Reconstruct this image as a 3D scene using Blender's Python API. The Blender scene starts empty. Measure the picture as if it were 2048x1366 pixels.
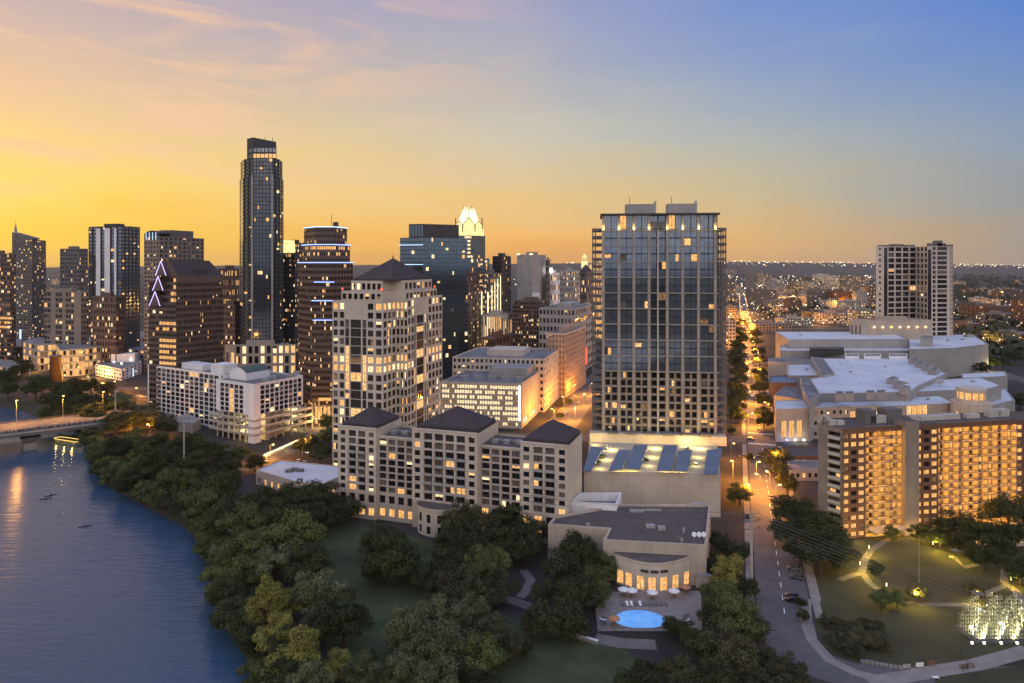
import bpy, math, random
from mathutils import Vector
random.seed(7)
R = math.radians
S = bpy.context.scene
COL = S.collection
# ------------------------------------------------------------------ camera / picture geometry
F, CX, HY, CAMZ = 1400.0, 1024.0, 527.0, 100.0      # focal length, centre, horizon (in photo pixels), camera height
cam = bpy.data.cameras.new("camera"); camo = bpy.data.objects.new("camera", cam); COL.objects.link(camo)
camo.location = (0, 0, CAMZ); camo.rotation_euler = (R(90), 0, 0)
cam.sensor_width = 36; cam.lens = 36 * F / 2048; cam.shift_y = -(683 - HY) / 2048
cam.clip_start = 1; cam.clip_end = 40000
S.camera = camo
S.view_settings.view_transform = 'Standard'; S.view_settings.look = 'None'
S.view_settings.exposure = 0.0; S.view_settings.gamma = 1
S.cycles.use_denoising = True
S.cycles.max_bounces = 5; S.cycles.diffuse_bounces = 2; S.cycles.glossy_bounces = 3; S.cycles.transmission_bounces = 2
S.cycles.sample_clamp_indirect = 3.0; S.cycles.sample_clamp_direct = 0
S.cycles.caustics_reflective = False; S.cycles.caustics_refractive = False

def lin(r, g, b):
    f = lambda c: (c / 255 / 12.92) if c <= 10 else ((c / 255 + .055) / 1.055) ** 2.4
    return (f(r), f(g), f(b), 1)

# ------------------------------------------------------------------ world
world = bpy.data.worlds.new("World"); S.world = world; world.use_nodes = True
nt = world.node_tree; nt.nodes.clear()
def N(t, **k):
    n = nt.nodes.new(t)
    for a, v in k.items(): setattr(n, a, v)
    return n
def L(a, b): nt.links.new(a, b)
def M(op, a, b=None, c=None, clamp=False):
    n = N('ShaderNodeMath', operation=op, use_clamp=clamp)
    for i, v in enumerate((a, b, c)):
        if v is None: continue
        if isinstance(v, (int, float)): n.inputs[i].default_value = v
        else: L(v, n.inputs[i])
    return n.outputs[0]
def mixc(fac, a, b, mode='MIX'):
    n = N('ShaderNodeMix', data_type='RGBA', blend_type=mode)
    for s, v in ((n.inputs[0], fac), (n.inputs[6], a), (n.inputs[7], b)):
        if isinstance(v, (int, float)): s.default_value = v
        elif isinstance(v, tuple): s.default_value = v
        else: L(v, s)
    return n.outputs[2]
def ramp(fac, stops):
    n = N('ShaderNodeValToRGB'); e = n.color_ramp.elements
    while len(e) < len(stops): e.new(.5)
    for x, (p, c) in zip(e, stops): x.position = p; x.color = c
    L(fac, n.inputs[0]); return n.outputs[0]
tc = N('ShaderNodeTexCoord'); sp = N('ShaderNodeSeparateXYZ'); L(tc.outputs['Generated'], sp.inputs[0])
wx, wy, wz = sp.outputs
az = M('ARCTAN2', wx, wy)                            # 0 ahead, negative to the west where the sun has set
mp = N('ShaderNodeMapping'); mp.inputs['Scale'].default_value = (1.6, 1.6, 9); L(tc.outputs['Generated'], mp.inputs[0])
mp.inputs['Rotation'].default_value = (0, R(-9), 0)
cn = N('ShaderNodeTexNoise'); cn.inputs['Scale'].default_value = 2.3; cn.inputs['Detail'].default_value = 7; cn.inputs['Roughness'].default_value = .55
cn.inputs['Distortion'].default_value = .5; L(mp.outputs[0], cn.inputs['Vector'])
el = M('ADD', wz, M('MULTIPLY', M('SUBTRACT', cn.outputs[0], .5), .10))
elp = M('MULTIPLY', el, 1.0, clamp=True)
def EV(py, px):                                      # height in the sky of a photo pixel
    dy = HY - py; dx = px - CX
    return max(0, dy / math.sqrt(F * F + dx * dx + dy * dy))
UP = [(.48, lin(120, 140, 190)), (.75, lin(120, 150, 215)), (1.0, lin(125, 155, 225))]
def skyramp(px, cols): return ramp(elp, [(EV(py, px), lin(*c)) for py, c in cols] + UP)
r0 = skyramp(0, [(527, (255, 206, 84)), (450, (255, 214, 84)), (380, (255, 222, 114)), (290, (253, 216, 138)), (170, (240, 200, 160)), (20, (210, 184, 176))])
r1 = skyramp(600, [(527, (244, 184, 88)), (470, (248, 192, 96)), (380, (247, 208, 130)), (270, (228, 202, 158)), (150, (200, 185, 176)), (10, (176, 168, 190))])
r2 = skyramp(1050, [(527, (238, 170, 90)), (470, (250, 190, 108)), (390, (232, 198, 138)), (280, (206, 199, 180)), (150, (182, 182, 186)), (10, (163, 165, 196))])
r3 = skyramp(1500, [(527, (226, 170, 108)), (470, (226, 182, 122)), (390, (203, 187, 150)), (280, (178, 183, 180)), (150, (150, 166, 196)), (10, (124, 150, 206))])
r4 = skyramp(2040, [(527, (178, 158, 134)), (470, (170, 157, 142)), (390, (156, 158, 158)), (280, (146, 160, 180)), (150, (122, 149, 195)), (10, (96, 134, 208))])
rb = ramp(elp, [(0, lin(146, 148, 164)), (.1, lin(196, 186, 186)), (.3, lin(244, 222, 196)), (.65, lin(186, 196, 222)), (1, lin(125, 155, 225))])   # the unseen sky behind, pinkish, brightened to light the camera-facing facades
def A(px): return math.atan((px - CX) / F)
def step(a, b): return M('SMOOTHSTEP', az, a, b) if False else N2(a, b)
def N2(a, b):
    n = N('ShaderNodeMapRange'); L(az, n.inputs[0]); n.inputs[1].default_value = a; n.inputs[2].default_value = b; n.clamp = True
    return n.outputs[0]
c = mixc(N2(A(0), A(600)), r0, r1); c = mixc(N2(A(600), A(1050)), c, r2); c = mixc(N2(A(1050), A(1500)), c, r3); c = mixc(N2(A(1500), A(2040)), c, r4)
# thin streaks of cloud in the west
cl = N('ShaderNodeMapRange'); L(cn.outputs[0], cl.inputs[0]); cl.inputs[1].default_value = .45; cl.inputs[2].default_value = .57
wst = N('ShaderNodeMapRange'); L(az, wst.inputs[0]); wst.inputs[1].default_value = A(1150); wst.inputs[2].default_value = A(0)
hi = N('ShaderNodeMapRange'); L(wz, hi.inputs[0]); hi.inputs[1].default_value = .05; hi.inputs[2].default_value = .2
cf = M('MULTIPLY', M('MULTIPLY', cl.outputs[0], wst.outputs[0]), M('MULTIPLY', hi.outputs[0], .95))
c = mixc(cf, c, lin(250, 204, 162))
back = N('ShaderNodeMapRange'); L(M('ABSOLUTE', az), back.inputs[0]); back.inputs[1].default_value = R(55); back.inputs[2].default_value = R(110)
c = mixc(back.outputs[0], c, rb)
sky = N('ShaderNodeTexSky'); sky.sky_type = 'NISHITA'; sky.sun_disc = False; sky.sun_elevation = R(1.5); sky.sun_rotation = R(-42)
skb = N('ShaderNodeBackground'); skb.inputs[1].default_value = 0.006; L(sky.outputs[0], skb.inputs[0])
gr = N('ShaderNodeMapRange'); L(wz, gr.inputs[0]); gr.inputs[1].default_value = -.02; gr.inputs[2].default_value = 0.0
c = mixc(gr.outputs[0], lin(32, 28, 26), c)
bright = M('ADD', M('MULTIPLY', back.outputs[0], .92), .985)  # sky behind the camera boosted beyond dusk as fill for the facades
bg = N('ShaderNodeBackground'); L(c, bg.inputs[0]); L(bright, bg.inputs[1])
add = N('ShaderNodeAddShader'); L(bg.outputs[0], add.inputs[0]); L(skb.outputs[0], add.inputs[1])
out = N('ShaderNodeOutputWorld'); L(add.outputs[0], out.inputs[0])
world.cycles.sampling_method = 'MANUAL'; world.cycles.sample_map_resolution = 512
# the sun, at the western horizon
sl = bpy.data.lights.new("sun", 'SUN'); sl.energy = .35; sl.angle = R(6); sl.color = (1, .62, .28)
so = bpy.data.objects.new("sun", sl); COL.objects.link(so)
sd = Vector((-math.sin(R(42)), math.cos(R(42)), math.tan(R(3))))      # towards the sun
so.rotation_euler = sd.to_track_quat('Z', 'Y').to_euler()

# ------------------------------------------------------------------ helpers
def X(px, D): return (px - CX) * D / F
def Z(py, D): return CAMZ - (py - HY) * D / F
def DG(py, z=0): return (CAMZ - z) * F / (py - HY)
def G(px, py, z=0): D = DG(py, z); return (X(px, D), D)
def solve(p, d, px):
    k = (px - CX) / F
    return (k * p[1] - p[0]) / (d[0] - k * d[1])
def unit(v): l = math.hypot(*v); return (v[0] / l, v[1] / l)
def ad(p, d, t): return (p[0] + d[0] * t, p[1] + d[1] * t)
E, NO = unit((.944, -.33)), unit((.33, .944))       # street grid: east and north

def mat(name, col, rough=.8, var=.25, scale=.15, metal=0, spec=.3, bump=0, bscale=2, fine=.0, objvar=0, joint=0):
    m = bpy.data.materials.new(name); m.use_nodes = True; t = m.node_tree; b = t.nodes['Principled BSDF']
    b.inputs['Roughness'].default_value = rough; b.inputs['Metallic'].default_value = metal; b.inputs['Specular IOR Level'].default_value = spec
    g = t.nodes.new('ShaderNodeNewGeometry'); n = t.nodes.new('ShaderNodeTexNoise'); n.inputs['Scale'].default_value = scale; n.inputs['Detail'].default_value = 6
    n.inputs['Roughness'].default_value = .65
    t.links.new(g.outputs['Position'], n.inputs['Vector'])
    r = t.nodes.new('ShaderNodeValToRGB'); e = r.color_ramp.elements
    e[0].position = .3; e[1].position = .7
    e[0].color = tuple(c * (1 - var) for c in col[:3]) + (1,); e[1].color = tuple(min(1, c * (1 + var)) for c in col[:3]) + (1,)
    t.links.new(n.outputs[0], r.inputs[0]); o = r.outputs[0]
    if objvar:
        oi = t.nodes.new('ShaderNodeObjectInfo'); hs = t.nodes.new('ShaderNodeHueSaturation'); mr = t.nodes.new('ShaderNodeMapRange')
        mr.inputs[3].default_value = 1 - objvar; mr.inputs[4].default_value = 1 + objvar
        t.links.new(oi.outputs['Random'], mr.inputs[0]); t.links.new(mr.outputs[0], hs.inputs['Value']); t.links.new(o, hs.inputs['Color']); o = hs.outputs[0]
    if joint:                                       # panel joints every few metres and faint rain streaks
        mp_ = t.nodes.new('ShaderNodeMapping'); mp_.inputs['Scale'].default_value = (1.1, 1.1, .05); t.links.new(g.outputs['Position'], mp_.inputs[0])
        n3 = t.nodes.new('ShaderNodeTexNoise'); n3.inputs['Scale'].default_value = .9; n3.inputs['Detail'].default_value = 5; t.links.new(mp_.outputs[0], n3.inputs['Vector'])
        sx_ = t.nodes.new('ShaderNodeSeparateXYZ'); t.links.new(g.outputs['Position'], sx_.inputs[0])
        md = t.nodes.new('ShaderNodeMath'); md.operation = 'MODULO'; md.inputs[1].default_value = joint; t.links.new(sx_.outputs[2], md.inputs[0])
        ls = t.nodes.new('ShaderNodeMath'); ls.operation = 'LESS_THAN'; ls.inputs[1].default_value = .13; t.links.new(md.outputs[0], ls.inputs[0])
        mr2 = t.nodes.new('ShaderNodeMapRange'); mr2.inputs[1].default_value = .3; mr2.inputs[2].default_value = .7; mr2.inputs[3].default_value = .91; mr2.inputs[4].default_value = 1.06; t.links.new(n3.outputs[0], mr2.inputs[0])
        mu = t.nodes.new('ShaderNodeMath'); mu.operation = 'MULTIPLY_ADD'; mu.inputs[1].default_value = -.14; t.links.new(ls.outputs[0], mu.inputs[0]); t.links.new(mr2.outputs[0], mu.inputs[2])
        hs2 = t.nodes.new('ShaderNodeHueSaturation'); t.links.new(o, hs2.inputs['Color']); t.links.new(mu.outputs[0], hs2.inputs['Value']); o = hs2.outputs[0]
    t.links.new(o, b.inputs['Base Color'])
    if bump:
        n2 = t.nodes.new('ShaderNodeTexNoise'); n2.inputs['Scale'].default_value = bscale; n2.inputs['Detail'].default_value = 4
        t.links.new(g.outputs['Position'], n2.inputs['Vector'])
        bp = t.nodes.new('ShaderNodeBump'); bp.inputs['Strength'].default_value = bump; bp.inputs['Distance'].default_value = .3
        t.links.new(n2.outputs[0], bp.inputs['Height']); t.links.new(bp.outputs[0], b.inputs['Normal'])
    return m
def emit(name, col, s, var=0.0, scale=.6, sampled=False):
    m = bpy.data.materials.new(name); m.use_nodes = True; t = m.node_tree; t.nodes.clear()
    e = t.nodes.new('ShaderNodeEmission'); o = t.nodes.new('ShaderNodeOutputMaterial'); t.links.new(e.outputs[0], o.inputs[0])
    e.inputs[0].default_value = col + (1,); e.inputs[1].default_value = s
    if var:                                         # curtains, furniture and lamps inside a lit room
        g = t.nodes.new('ShaderNodeNewGeometry'); n = t.nodes.new('ShaderNodeTexNoise'); n.inputs['Scale'].default_value = scale; n.inputs['Detail'].default_value = 3
        t.links.new(g.outputs['Position'], n.inputs['Vector']); r = t.nodes.new('ShaderNodeMapRange'); r.inputs[1].default_value = .3; r.inputs[2].default_value = .7
        r.inputs[3].default_value = s * (1 - var); r.inputs[4].default_value = s * (1 + var); t.links.new(n.outputs[0], r.inputs[0])
        t.links.new(r.outputs[0], e.inputs[1])
        v = t.nodes.new('ShaderNodeHueSaturation'); v.inputs['Color'].default_value = col + (1,); t.links.new(n.outputs[1], v.inputs['Fac']); v.inputs['Saturation'].default_value = .75; v.inputs['Hue'].default_value = .485
        t.links.new(v.outputs[0], e.inputs[0])
    m.cycles.emission_sampling = 'FRONT' if sampled else 'NONE'
    return m
def glass(name, col, rough=.06, spec=.6, metal=0.0, var=.4):
    return mat(name, col, rough, var, .25, metal, spec)

K = dict(
    lime=mat('pale_limestone', (.50, .425, .345), .85, .12, .1, joint=2.9), tan=mat('tan_stone', (.40, .33, .265), .85, .12, .1, joint=2.9), white=mat('white_painted_concrete', (.68, .66, .66), .8, .08, .1, joint=50),
    conc=mat('grey_concrete', (.30, .285, .27), .85, .18, .1, joint=3.6), dconc=mat('dark_concrete', (.13, .12, .12), .85, .2, .1), brown=mat('brown_granite', (.105, .07, .058), .6, .2, .2),
    brick=mat('red_brown_brick', (.15, .075, .047), .9, .2, .5), brickl=mat('pale_brick', (.34, .24, .18), .9, .15, .5), dark=mat('dark_metal', (.04, .04, .045), .5, .2, .3),
    roofd=mat('dark_roof_tiles', (.05, .04, .042), .85, .25, .5, bump=.2), roofb=mat('brown_gravel_roof', (.092, .076, .072), .95, .2, .3), roofg=mat('grey_membrane_roof', (.16, .155, .158), .9, .42, .10),
    roofw=mat('white_membrane_roof', (.50, .525, .56), .8, .16, .045), bluecan=mat('blue_grey_canopy_metal', (.13, .17, .225), .8, .15, .15), steel=mat('galvanised_steel', (.35, .35, .35), .45, .15, .5, .6),
    asph=mat('asphalt', (.085, .08, .08), .9, .25, .12), lane=mat('pale_road_asphalt', (.095, .092, .098), .85, .2, .15), cgrey=mat('grey_stucco', (.27, .26, .25), .85, .12, .08, joint=4), ppath=mat('park_path_concrete', (.15, .135, .12), .85, .2, .25), pave=mat('pale_paving', (.22, .20, .19), .85, .2, .25), paint=mat('white_road_paint', (.7, .7, .68), .7, .1, 1),
    deck=mat('stone_pool_deck', (.24, .2, .18), .85, .2, .4), grass=mat('dark_grass', (.050, .066, .028), .95, .45, .06, fine=.3), dry=mat('dry_park_grass', (.044, .046, .024), .95, .4, .05),
    earth=mat('city_ground', (.038, .034, .030), .95, .45, .02), bank=mat('river_bank_soil', (.035, .033, .024), .95, .4, .1),
    bark=mat('bark', (.06, .045, .035), .95, .3, 1.5), wood=mat('weathered_wood', (.2, .13, .09), .8, .2, 1), sand=mat('pale_panel', (.40, .37, .33), .8, .12, .1),
    gd=glass('dark_window_glass', (.012, .013, .018), .06, .5), gb=glass('blue_tower_glass', (.20, .245, .30), .08, .5, .72, .25), gk=glass('bronze_window_glass', (.018, .013, .010), .08, .45),
    gn=glass('dark_navy_glass', (.10, .118, .14), .07, .5, .75, .25), pil=mat('grey_tan_pilasters', (.30, .26, .225), .85, .14, .12, joint=3.6), gt=glass('teal_tower_glass', (.115, .165, .195), .06, .5, .85, .2), navy=mat('dark_navy_mullions', (.030, .034, .042), .5, .2, .3), tanb=mat('brown_tan_stone', (.215, .178, .15), .85, .14, .12, joint=3.6),
    curt=mat('curtained_window', (.12, .10, .09), .4, .5, .8), dimlit=emit('dimly_lit_room', (1, .50, .16), .22, .8, 1.6),
    lit=emit('warm_lit_room', (1, .52, .10), 1.15, .7, 1.7), litw=emit('bright_lit_room', (1, .74, .33), 1.35, .6, 1.7), gold=emit('golden_lit_room', (1, .47, .05), 1.05, .4, 1.1),
    lampw=emit('white_lamp', (1, .92, .8), 9), lampo=emit('sodium_lamp', (1, .55, .16), 10), lampy=emit('yellow_lamp', (1, .76, .3), 6), red=emit('red_lamp', (1, .06, .03), 4), blue=emit('blue_neon', (.25, .36, 1), 3.2),
    neonw=emit('violet_white_neon', (.62, .5, 1), 2.2), cyan=emit('pale_blue_lamp', (.5, .72, 1), 2.0), green=emit('green_lamp', (.2, 1, .35), 2.5),
    person=mat('dark_clothing', (.05, .05, .06), .9, .3, 2), skin=mat('skin', (.35, .22, .16), .7, .1, 2), cloth=mat('white_cloth', (.7, .68, .66), .9, .1, 1), orange=mat('faded_orange_cloth', (.42, .2, .1), .9, .2, 1),
    rubber=mat('tyre_rubber', (.02, .02, .02), .9, .1, 2),
)
K['pool'] = emit('lit_pool_water', (.04, .28, .95), .95, .12, .3)

class MB:
    def __init__(s): s.v, s.f, s.m = [], [], []
    def face(s, pts, m=0):
        n = len(s.v); s.v += [tuple(p) for p in pts]; s.f.append(tuple(range(n, n + len(pts)))); s.m.append(m)
    def wallq(s, p, q, z0, z1, m=0): s.face([(p[0], p[1], z0), (q[0], q[1], z0), (q[0], q[1], z1), (p[0], p[1], z1)], m)
    def prism(s, pts, z0, z1, m=0, mt=None, bottom=False, top=True):
        n = len(pts)
        for i in range(n): s.wallq(pts[i], pts[(i + 1) % n], z0, z1, m)
        if top: s.face([(x, y, z1) for x, y in pts], m if mt is None else mt)
        if bottom: s.face([(x, y, z0) for x, y in reversed(pts)], m)
    def box(s, p, u, w, d, z0, z1, m=0, mt=None, bottom=True):   # p: near left corner, u: to the right, depth goes away
        v = (-u[1], u[0]); a = ad(p, u, w)
        s.prism([p, a, ad(a, v, d), ad(p, v, d)], z0, z1, m, mt, bottom)
    def cbox(s, c, sx, sy, sz, m=0): s.box((c[0] - sx / 2, c[1] - sy / 2), (1, 0), sx, sy, c[2] - sz / 2, c[2] + sz / 2, m)
    def tube(s, a, b, r0, r1=None, n=6, m=0, cap=True):
        a, b = Vector(a), Vector(b); r1 = r0 if r1 is None else r1; d = (b - a).normalized()
        x = d.cross((0, 0, 1)); x = x.normalized() if x.length > 1e-3 else Vector((1, 0, 0)); y = d.cross(x)
        k = len(s.v)
        for c, r in ((a, r0), (b, r1)):
            for i in range(n):
                t = 2 * math.pi * i / n; s.v.append(tuple(c + x * (r * math.cos(t)) + y * (r * math.sin(t))))
        for i in range(n): j = (i + 1) % n; s.f.append((k + i, k + n + i, k + n + j, k + j)); s.m.append(m)
        if cap: s.f.append(tuple(k + n + n - 1 - i for i in range(n))[::-1]); s.m.append(m); s.f.append(tuple(k + i for i in range(n))); s.m.append(m)
    def hip(s, pts, z, apex, za, m=0, fascia=.8):
        s.prism(pts, z - fascia, z, m, top=False); s.face([(x, y, z - fascia) for x, y in reversed(pts)], m)
        for i in range(len(pts)):
            a, b = pts[i], pts[(i + 1) % len(pts)]; s.face([(a[0], a[1], z), (b[0], b[1], z), (apex[0], apex[1], za)], m)
    def build(s, name, mats, root=None, smooth=False):
        me = bpy.data.meshes.new(name); o = root.location if root else Vector((0, 0, 0))
        me.from_pydata([(x - o[0], y - o[1], z - o[2]) for x, y, z in s.v], [], s.f)
        for k in mats: me.materials.append(K[k] if isinstance(k, str) else k)
        if len(mats) > 1: me.polygons.foreach_set('material_index', s.m)
        if smooth: me.polygons.foreach_set('use_smooth', [True] * len(s.f))
        ob = bpy.data.objects.new(name, me); COL.objects.link(ob)
        if root: ob.parent = root
        return ob
def tag(o, label=None, cat=None, group=None, kind=None):
    for k, v in (('label', label), ('category', cat), ('group', group), ('kind', kind)):
        if v: o[k] = v
    return o
def thing(name, label, cat, loc=(0, 0, 0), group=None):
    o = bpy.data.objects.new(name, None); COL.objects.link(o); o.location = loc; o.empty_display_size = 2
    return tag(o, label, cat, group)
KIDS = {}
def kids(o):
    return [c for c in o.children]
def dup(root, loc, rz=0, sc=1, label=None, group=None):
    r = root.copy(); COL.objects.link(r); r.location = loc; r.rotation_euler = (0, 0, rz); r.scale = (sc, sc, sc) if not isinstance(sc, tuple) else sc
    if label: r['label'] = label
    if group: r['group'] = group
    for ch in kids(root):
        c = ch.copy(); COL.objects.link(c); c.parent = r
        for g in kids(ch):
            d = g.copy(); COL.objects.link(d); d.parent = c
    return r
def area2(pts): return sum(a[0] * b[1] - b[0] * a[1] for a, b in zip(pts, pts[1:] + pts[:1]))
def inset(pts, d):
    n = len(pts); res = []
    for i in range(n):
        a, b, c = pts[i - 1], pts[i], pts[(i + 1) % n]
        u, v = unit((b[0] - a[0], b[1] - a[1])), unit((c[0] - b[0], c[1] - b[1]))
        n1, n2 = (-u[1], u[0]), (-v[1], v[0]); k = 1 + n1[0] * n2[0] + n1[1] * n2[1]; k = max(k, .3)
        res.append((b[0] + (n1[0] + n2[0]) * d / k, b[1] + (n1[1] + n2[1]) * d / k))
    return res
def lamp(loc, power, col, root=None, r=.25, name='lamp_light'):
    l = bpy.data.lights.new(name, 'POINT'); l.energy = power; l.color = col; l.shadow_soft_size = r
    o = bpy.data.objects.new(name, l); COL.objects.link(o)
    o.location = Vector(loc) - (root.location if root else Vector((0, 0, 0)))
    if root: o.parent = root
    return o

_pm = {}
def pane(style):                                    # unit window: pane with a thin mullion, shared by its copies
    if style not in _pm:
        b = MB(); hv = style.split('|')
        if len(hv) == 1: b.face([(-.5, 0, -.5), (.5, 0, -.5), (.5, 0, .5), (-.5, 0, .5)], 0)
        else:                                       # a drawn curtain or blind hides part of the lit room
            rects = {'h': ((-.5, 0, -.5, .5, 0), (0, .5, -.5, .5, 2)), 'k': ((-.5, 0, -.5, .5, 2), (0, .5, -.5, .5, 0)), 't': ((-.5, .5, .02, .5, 0), (-.5, .5, -.5, .02, 2)), 'b': ((-.5, .5, -.5, .12, 0), (-.5, .5, .12, .5, 2))}[hv[1]]
            for x0, x1, z0, z1, mi in rects: b.face([(x0, 0, z0), (x1, 0, z0), (x1, 0, z1), (x0, 0, z1)], mi)
        b.face([(-.022, -.04, -.5), (.022, -.04, -.5), (.022, -.04, .5), (-.022, -.04, .5)], 1)
        me = bpy.data.meshes.new('window'); me.from_pydata(b.v, [], b.f); me.materials.append(K[hv[0]]); me.materials.append(K['dark']); me.materials.append(K['gd'] if hv[1:] != ['b'] else K['curt']); me.polygons.foreach_set('material_index', b.m); _pm[style] = me
    return _pm[style]
class Bld:
    def __init__(s, name, label, cat, p, mats, g='gd', group=None, lit=.1, mix='lit litw dimlit lit', curt=.15):
        s.root = thing(name, label, cat, (p[0], p[1], 0), group); s.wall = MB(); s.mats = mats; s.g = g; s.win = []; s.lit = lit; s.mix = mix.split(); s.curt = .01 if g in ('gb', 'gt', 'gn') else curt
    def pick(s, lit):
        r = random.random()
        if r < lit: return random.choice(s.mix) + random.choice(('', '', '|h', '|k', '|t', '|b'))
        return 'curt' if random.random() < s.curt else s.g
    def facade(s, p, u, w, z0, z1, cols, rows, fw=.55, fh=.6, rec=.35, m=0, ml=0, mr=0, mb=0, mt=0, sill=None, lit=None, per=None, g=None, arch=0):
        W = s.wall; lit = s.lit if lit is None else lit; cw = (w - ml - mr) / cols; za, zb = z0 + mb, z1 - mt; rh = (zb - za) / rows; v = (-u[1], u[0])
        ww, wh = cw * fw, rh * fh; so = (rh - wh) * .5 if sill is None else sill; ang = math.atan2(u[1], u[0]); zp = z0
        P = lambda s_, t=0: ad(ad(p, u, s_), v, t)
        for r in range(rows):
            a = za + r * rh + so; b = a + wh
            W.wallq(P(0), P(w), zp, a, m); zp = b; x0 = 0
            for c in range(cols):
                c0 = ml + c * cw + (cw - ww) / 2; c1 = c0 + ww
                if c0 - x0 > 1e-4: W.wallq(P(x0), P(c0), a, b, m)
                x0 = c1; q0, q1, i0, i1 = P(c0), P(c1), P(c0, rec), P(c1, rec)
                W.wallq(q0, i0, a, b, m); W.wallq(i1, q1, a, b, m)
                W.face([(*q0, a), (*q1, a), (*i1, a), (*i0, a)], m); W.face([(*i0, b), (*i1, b), (*q1, b), (*q0, b)], m)
                if arch:                            # rounded upper corners of the opening
                    k = wh * .22
                    for sgn, cc in ((1, c0), (-1, c1)): W.face([(*P(cc, .02), b), (*P(cc, .02), b - k), (*P(cc + sgn * k * .35, .02), b - k * .3), (*P(cc + sgn * k, .02), b)], m)
                kd = per(r, c) if per else None
                kd = kd or s.pick(lit)
                if kd == s.g and g: kd = g
                ctr = P((c0 + c1) / 2, rec - .01); s.win.append((ctr[0], ctr[1], (a + b) / 2, ang, ww, wh, kd))
            if w - x0 > 1e-4: W.wallq(P(x0), P(w), a, b, m)
        W.wallq(P(0), P(w), zp, z1, m)
    def edge(s, p, q, z0, z1, spec, m=0):
        d = (q[0] - p[0], q[1] - p[1]); w = math.hypot(*d); u = (d[0] / w, d[1] / w)
        if spec is None: s.wall.wallq(p, q, z0, z1, m); return
        if isinstance(spec, dict): spec = [(1, spec)]
        tot = sum(a for a, _ in spec); x = 0
        for a, k in spec:
            ww = w * a / tot; pp = ad(p, u, x)
            if k is None: s.wall.wallq(pp, ad(pp, u, ww), z0, z1, m)
            else: s.facade(pp, u, ww, z0, z1, **{**dict(m=m), **k})
            x += ww
    def prism(s, pts, z0, z1, specs={}, m=0, rm=1, par=.9, cop=.5):
        if area2(pts) < 0: raise ValueError('footprint order')
        n = len(pts)
        for i in range(n): s.edge(pts[i], pts[(i + 1) % n], z0, z1, specs.get(i), m)
        ins = inset(pts, cop)
        for i in range(n):
            j = (i + 1) % n
            s.wall.face([(*pts[i], z1), (*pts[j], z1), (*ins[j], z1), (*ins[i], z1)], m)
            s.wall.wallq(ins[j], ins[i], z1 - par, z1, m)
        s.wall.face([(x, y, z1 - par) for x, y in ins], rm)
    def part(s, mb, name, mats, smooth=False): return mb.build(name, mats, s.root, smooth)
    def done(s, maxw=100):
        o = s.wall.build('wall', s.mats, s.root)
        def vis(w):
            nx, ny = math.sin(w[3]), -math.cos(w[3]); d = math.hypot(w[0], w[1]); return -w[4] * w[5] * max(0, -(nx * w[0] + ny * w[1])) / d ** 3
        ws = sorted(s.win, key=vis)
        lx, ly, _ = s.root.location
        for x, y, z, a, w, h, kd in ws[:maxw]:
            ob = bpy.data.objects.new('window', pane(kd)); COL.objects.link(ob); ob.parent = s.root; ob.location = (x - lx, y - ly, z); ob.rotation_euler = (0, 0, a); ob.scale = (w, 1, h)
        if ws[maxw:]:
            b = MB(); ks = []
            for x, y, z, a, w, h, kd in ws[maxw:]:
                sfx = kd.split('|')[1] if '|' in kd else ''; kd = kd.split('|')[0]
                if kd not in ks: ks.append(kd)
                u = (math.cos(a) * w / 2, math.sin(a) * w / 2)
                if sfx and kd != 'curt':
                    if s.g not in ks: ks.append(s.g)
                    (f0, f1, g0, g1) = {'h': (-1, 0, -1, 1), 'k': (0, 1, -1, 1), 't': (-1, 1, 0, 1), 'b': (-1, 1, -1, .2)}[sfx]; n_ = (math.sin(a) * .03, -math.cos(a) * .03)
                    b.face([(x + u[0] * p_ + n_[0], y + u[1] * p_ + n_[1], z + h / 2 * q_) for p_, q_ in ((f0, g0), (f1, g0), (f1, g1), (f0, g1))], ks.index(kd)); kd = s.g
                b.face([(x - u[0], y - u[1], z - h / 2), (x + u[0], y + u[1], z - h / 2), (x + u[0], y + u[1], z + h / 2), (x - u[0], y - u[1], z + h / 2)], ks.index(kd))
            tag(b.build('window', ks, s.root), kind='stuff')
        return s.root

def tower(name, label, cat, pxL, pxC, pxR, D, ytop, mats, left, right, g='gd', lit=.1, dl=None, dr=None, z0=0, group=None, mix='lit litw dimlit lit', roofbox=True, deep=None, ybase=None, fin=True, curt=.15):
    """a block whose near corner stands at pxC, distance D; left and right are the facade specs of its two faces"""
    dl, dr = dl or (-E[0], -E[1]), dr or NO
    C = (X(pxC, D), D); zt = Z(ytop, D)
    wl = solve(C, dl, pxL) if pxL < pxC else (deep or 25); wr = solve(C, dr, pxR) if pxR > pxC else (deep or 25)
    A_, B_ = ad(C, dl, wl), ad(C, dr, wr); Bk = ad(A_, dr, wr)
    b = Bld(name, label, cat, C, mats, g, group, lit, mix, curt)
    b.pts = [A_, C, B_, Bk]; b.zt = zt; b.C = C; b.wl = wl; b.wr = wr; b.dl = dl; b.dr = dr; b.D = D
    b.prism(b.pts, z0, zt, {0: left, 1: right})
    if roofbox:
        q = MB(); c0 = ad(ad(C, dl, wl * .7), dr, wr * .3); q.prism([c0, ad(c0, dl, -wl * .4), ad(ad(c0, dl, -wl * .4), dr, wr * .4), ad(c0, dr, wr * .4)], zt - .9, zt + 3.2)
        b.part(q, 'plant_room', [mats[0]])
        for k in range(3):
            q = MB(); cc = ad(ad(C, dl, wl * random.uniform(.1, .9)), dr, wr * random.uniform(.75, .92)); q.box(cc, (1, 0), 2.2, 1.6, zt - .9, zt + 1.0); b.part(q, 'rooftop_unit', ['steel'])
    if fin: b.done()
    return b
exec_parts = []
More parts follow.
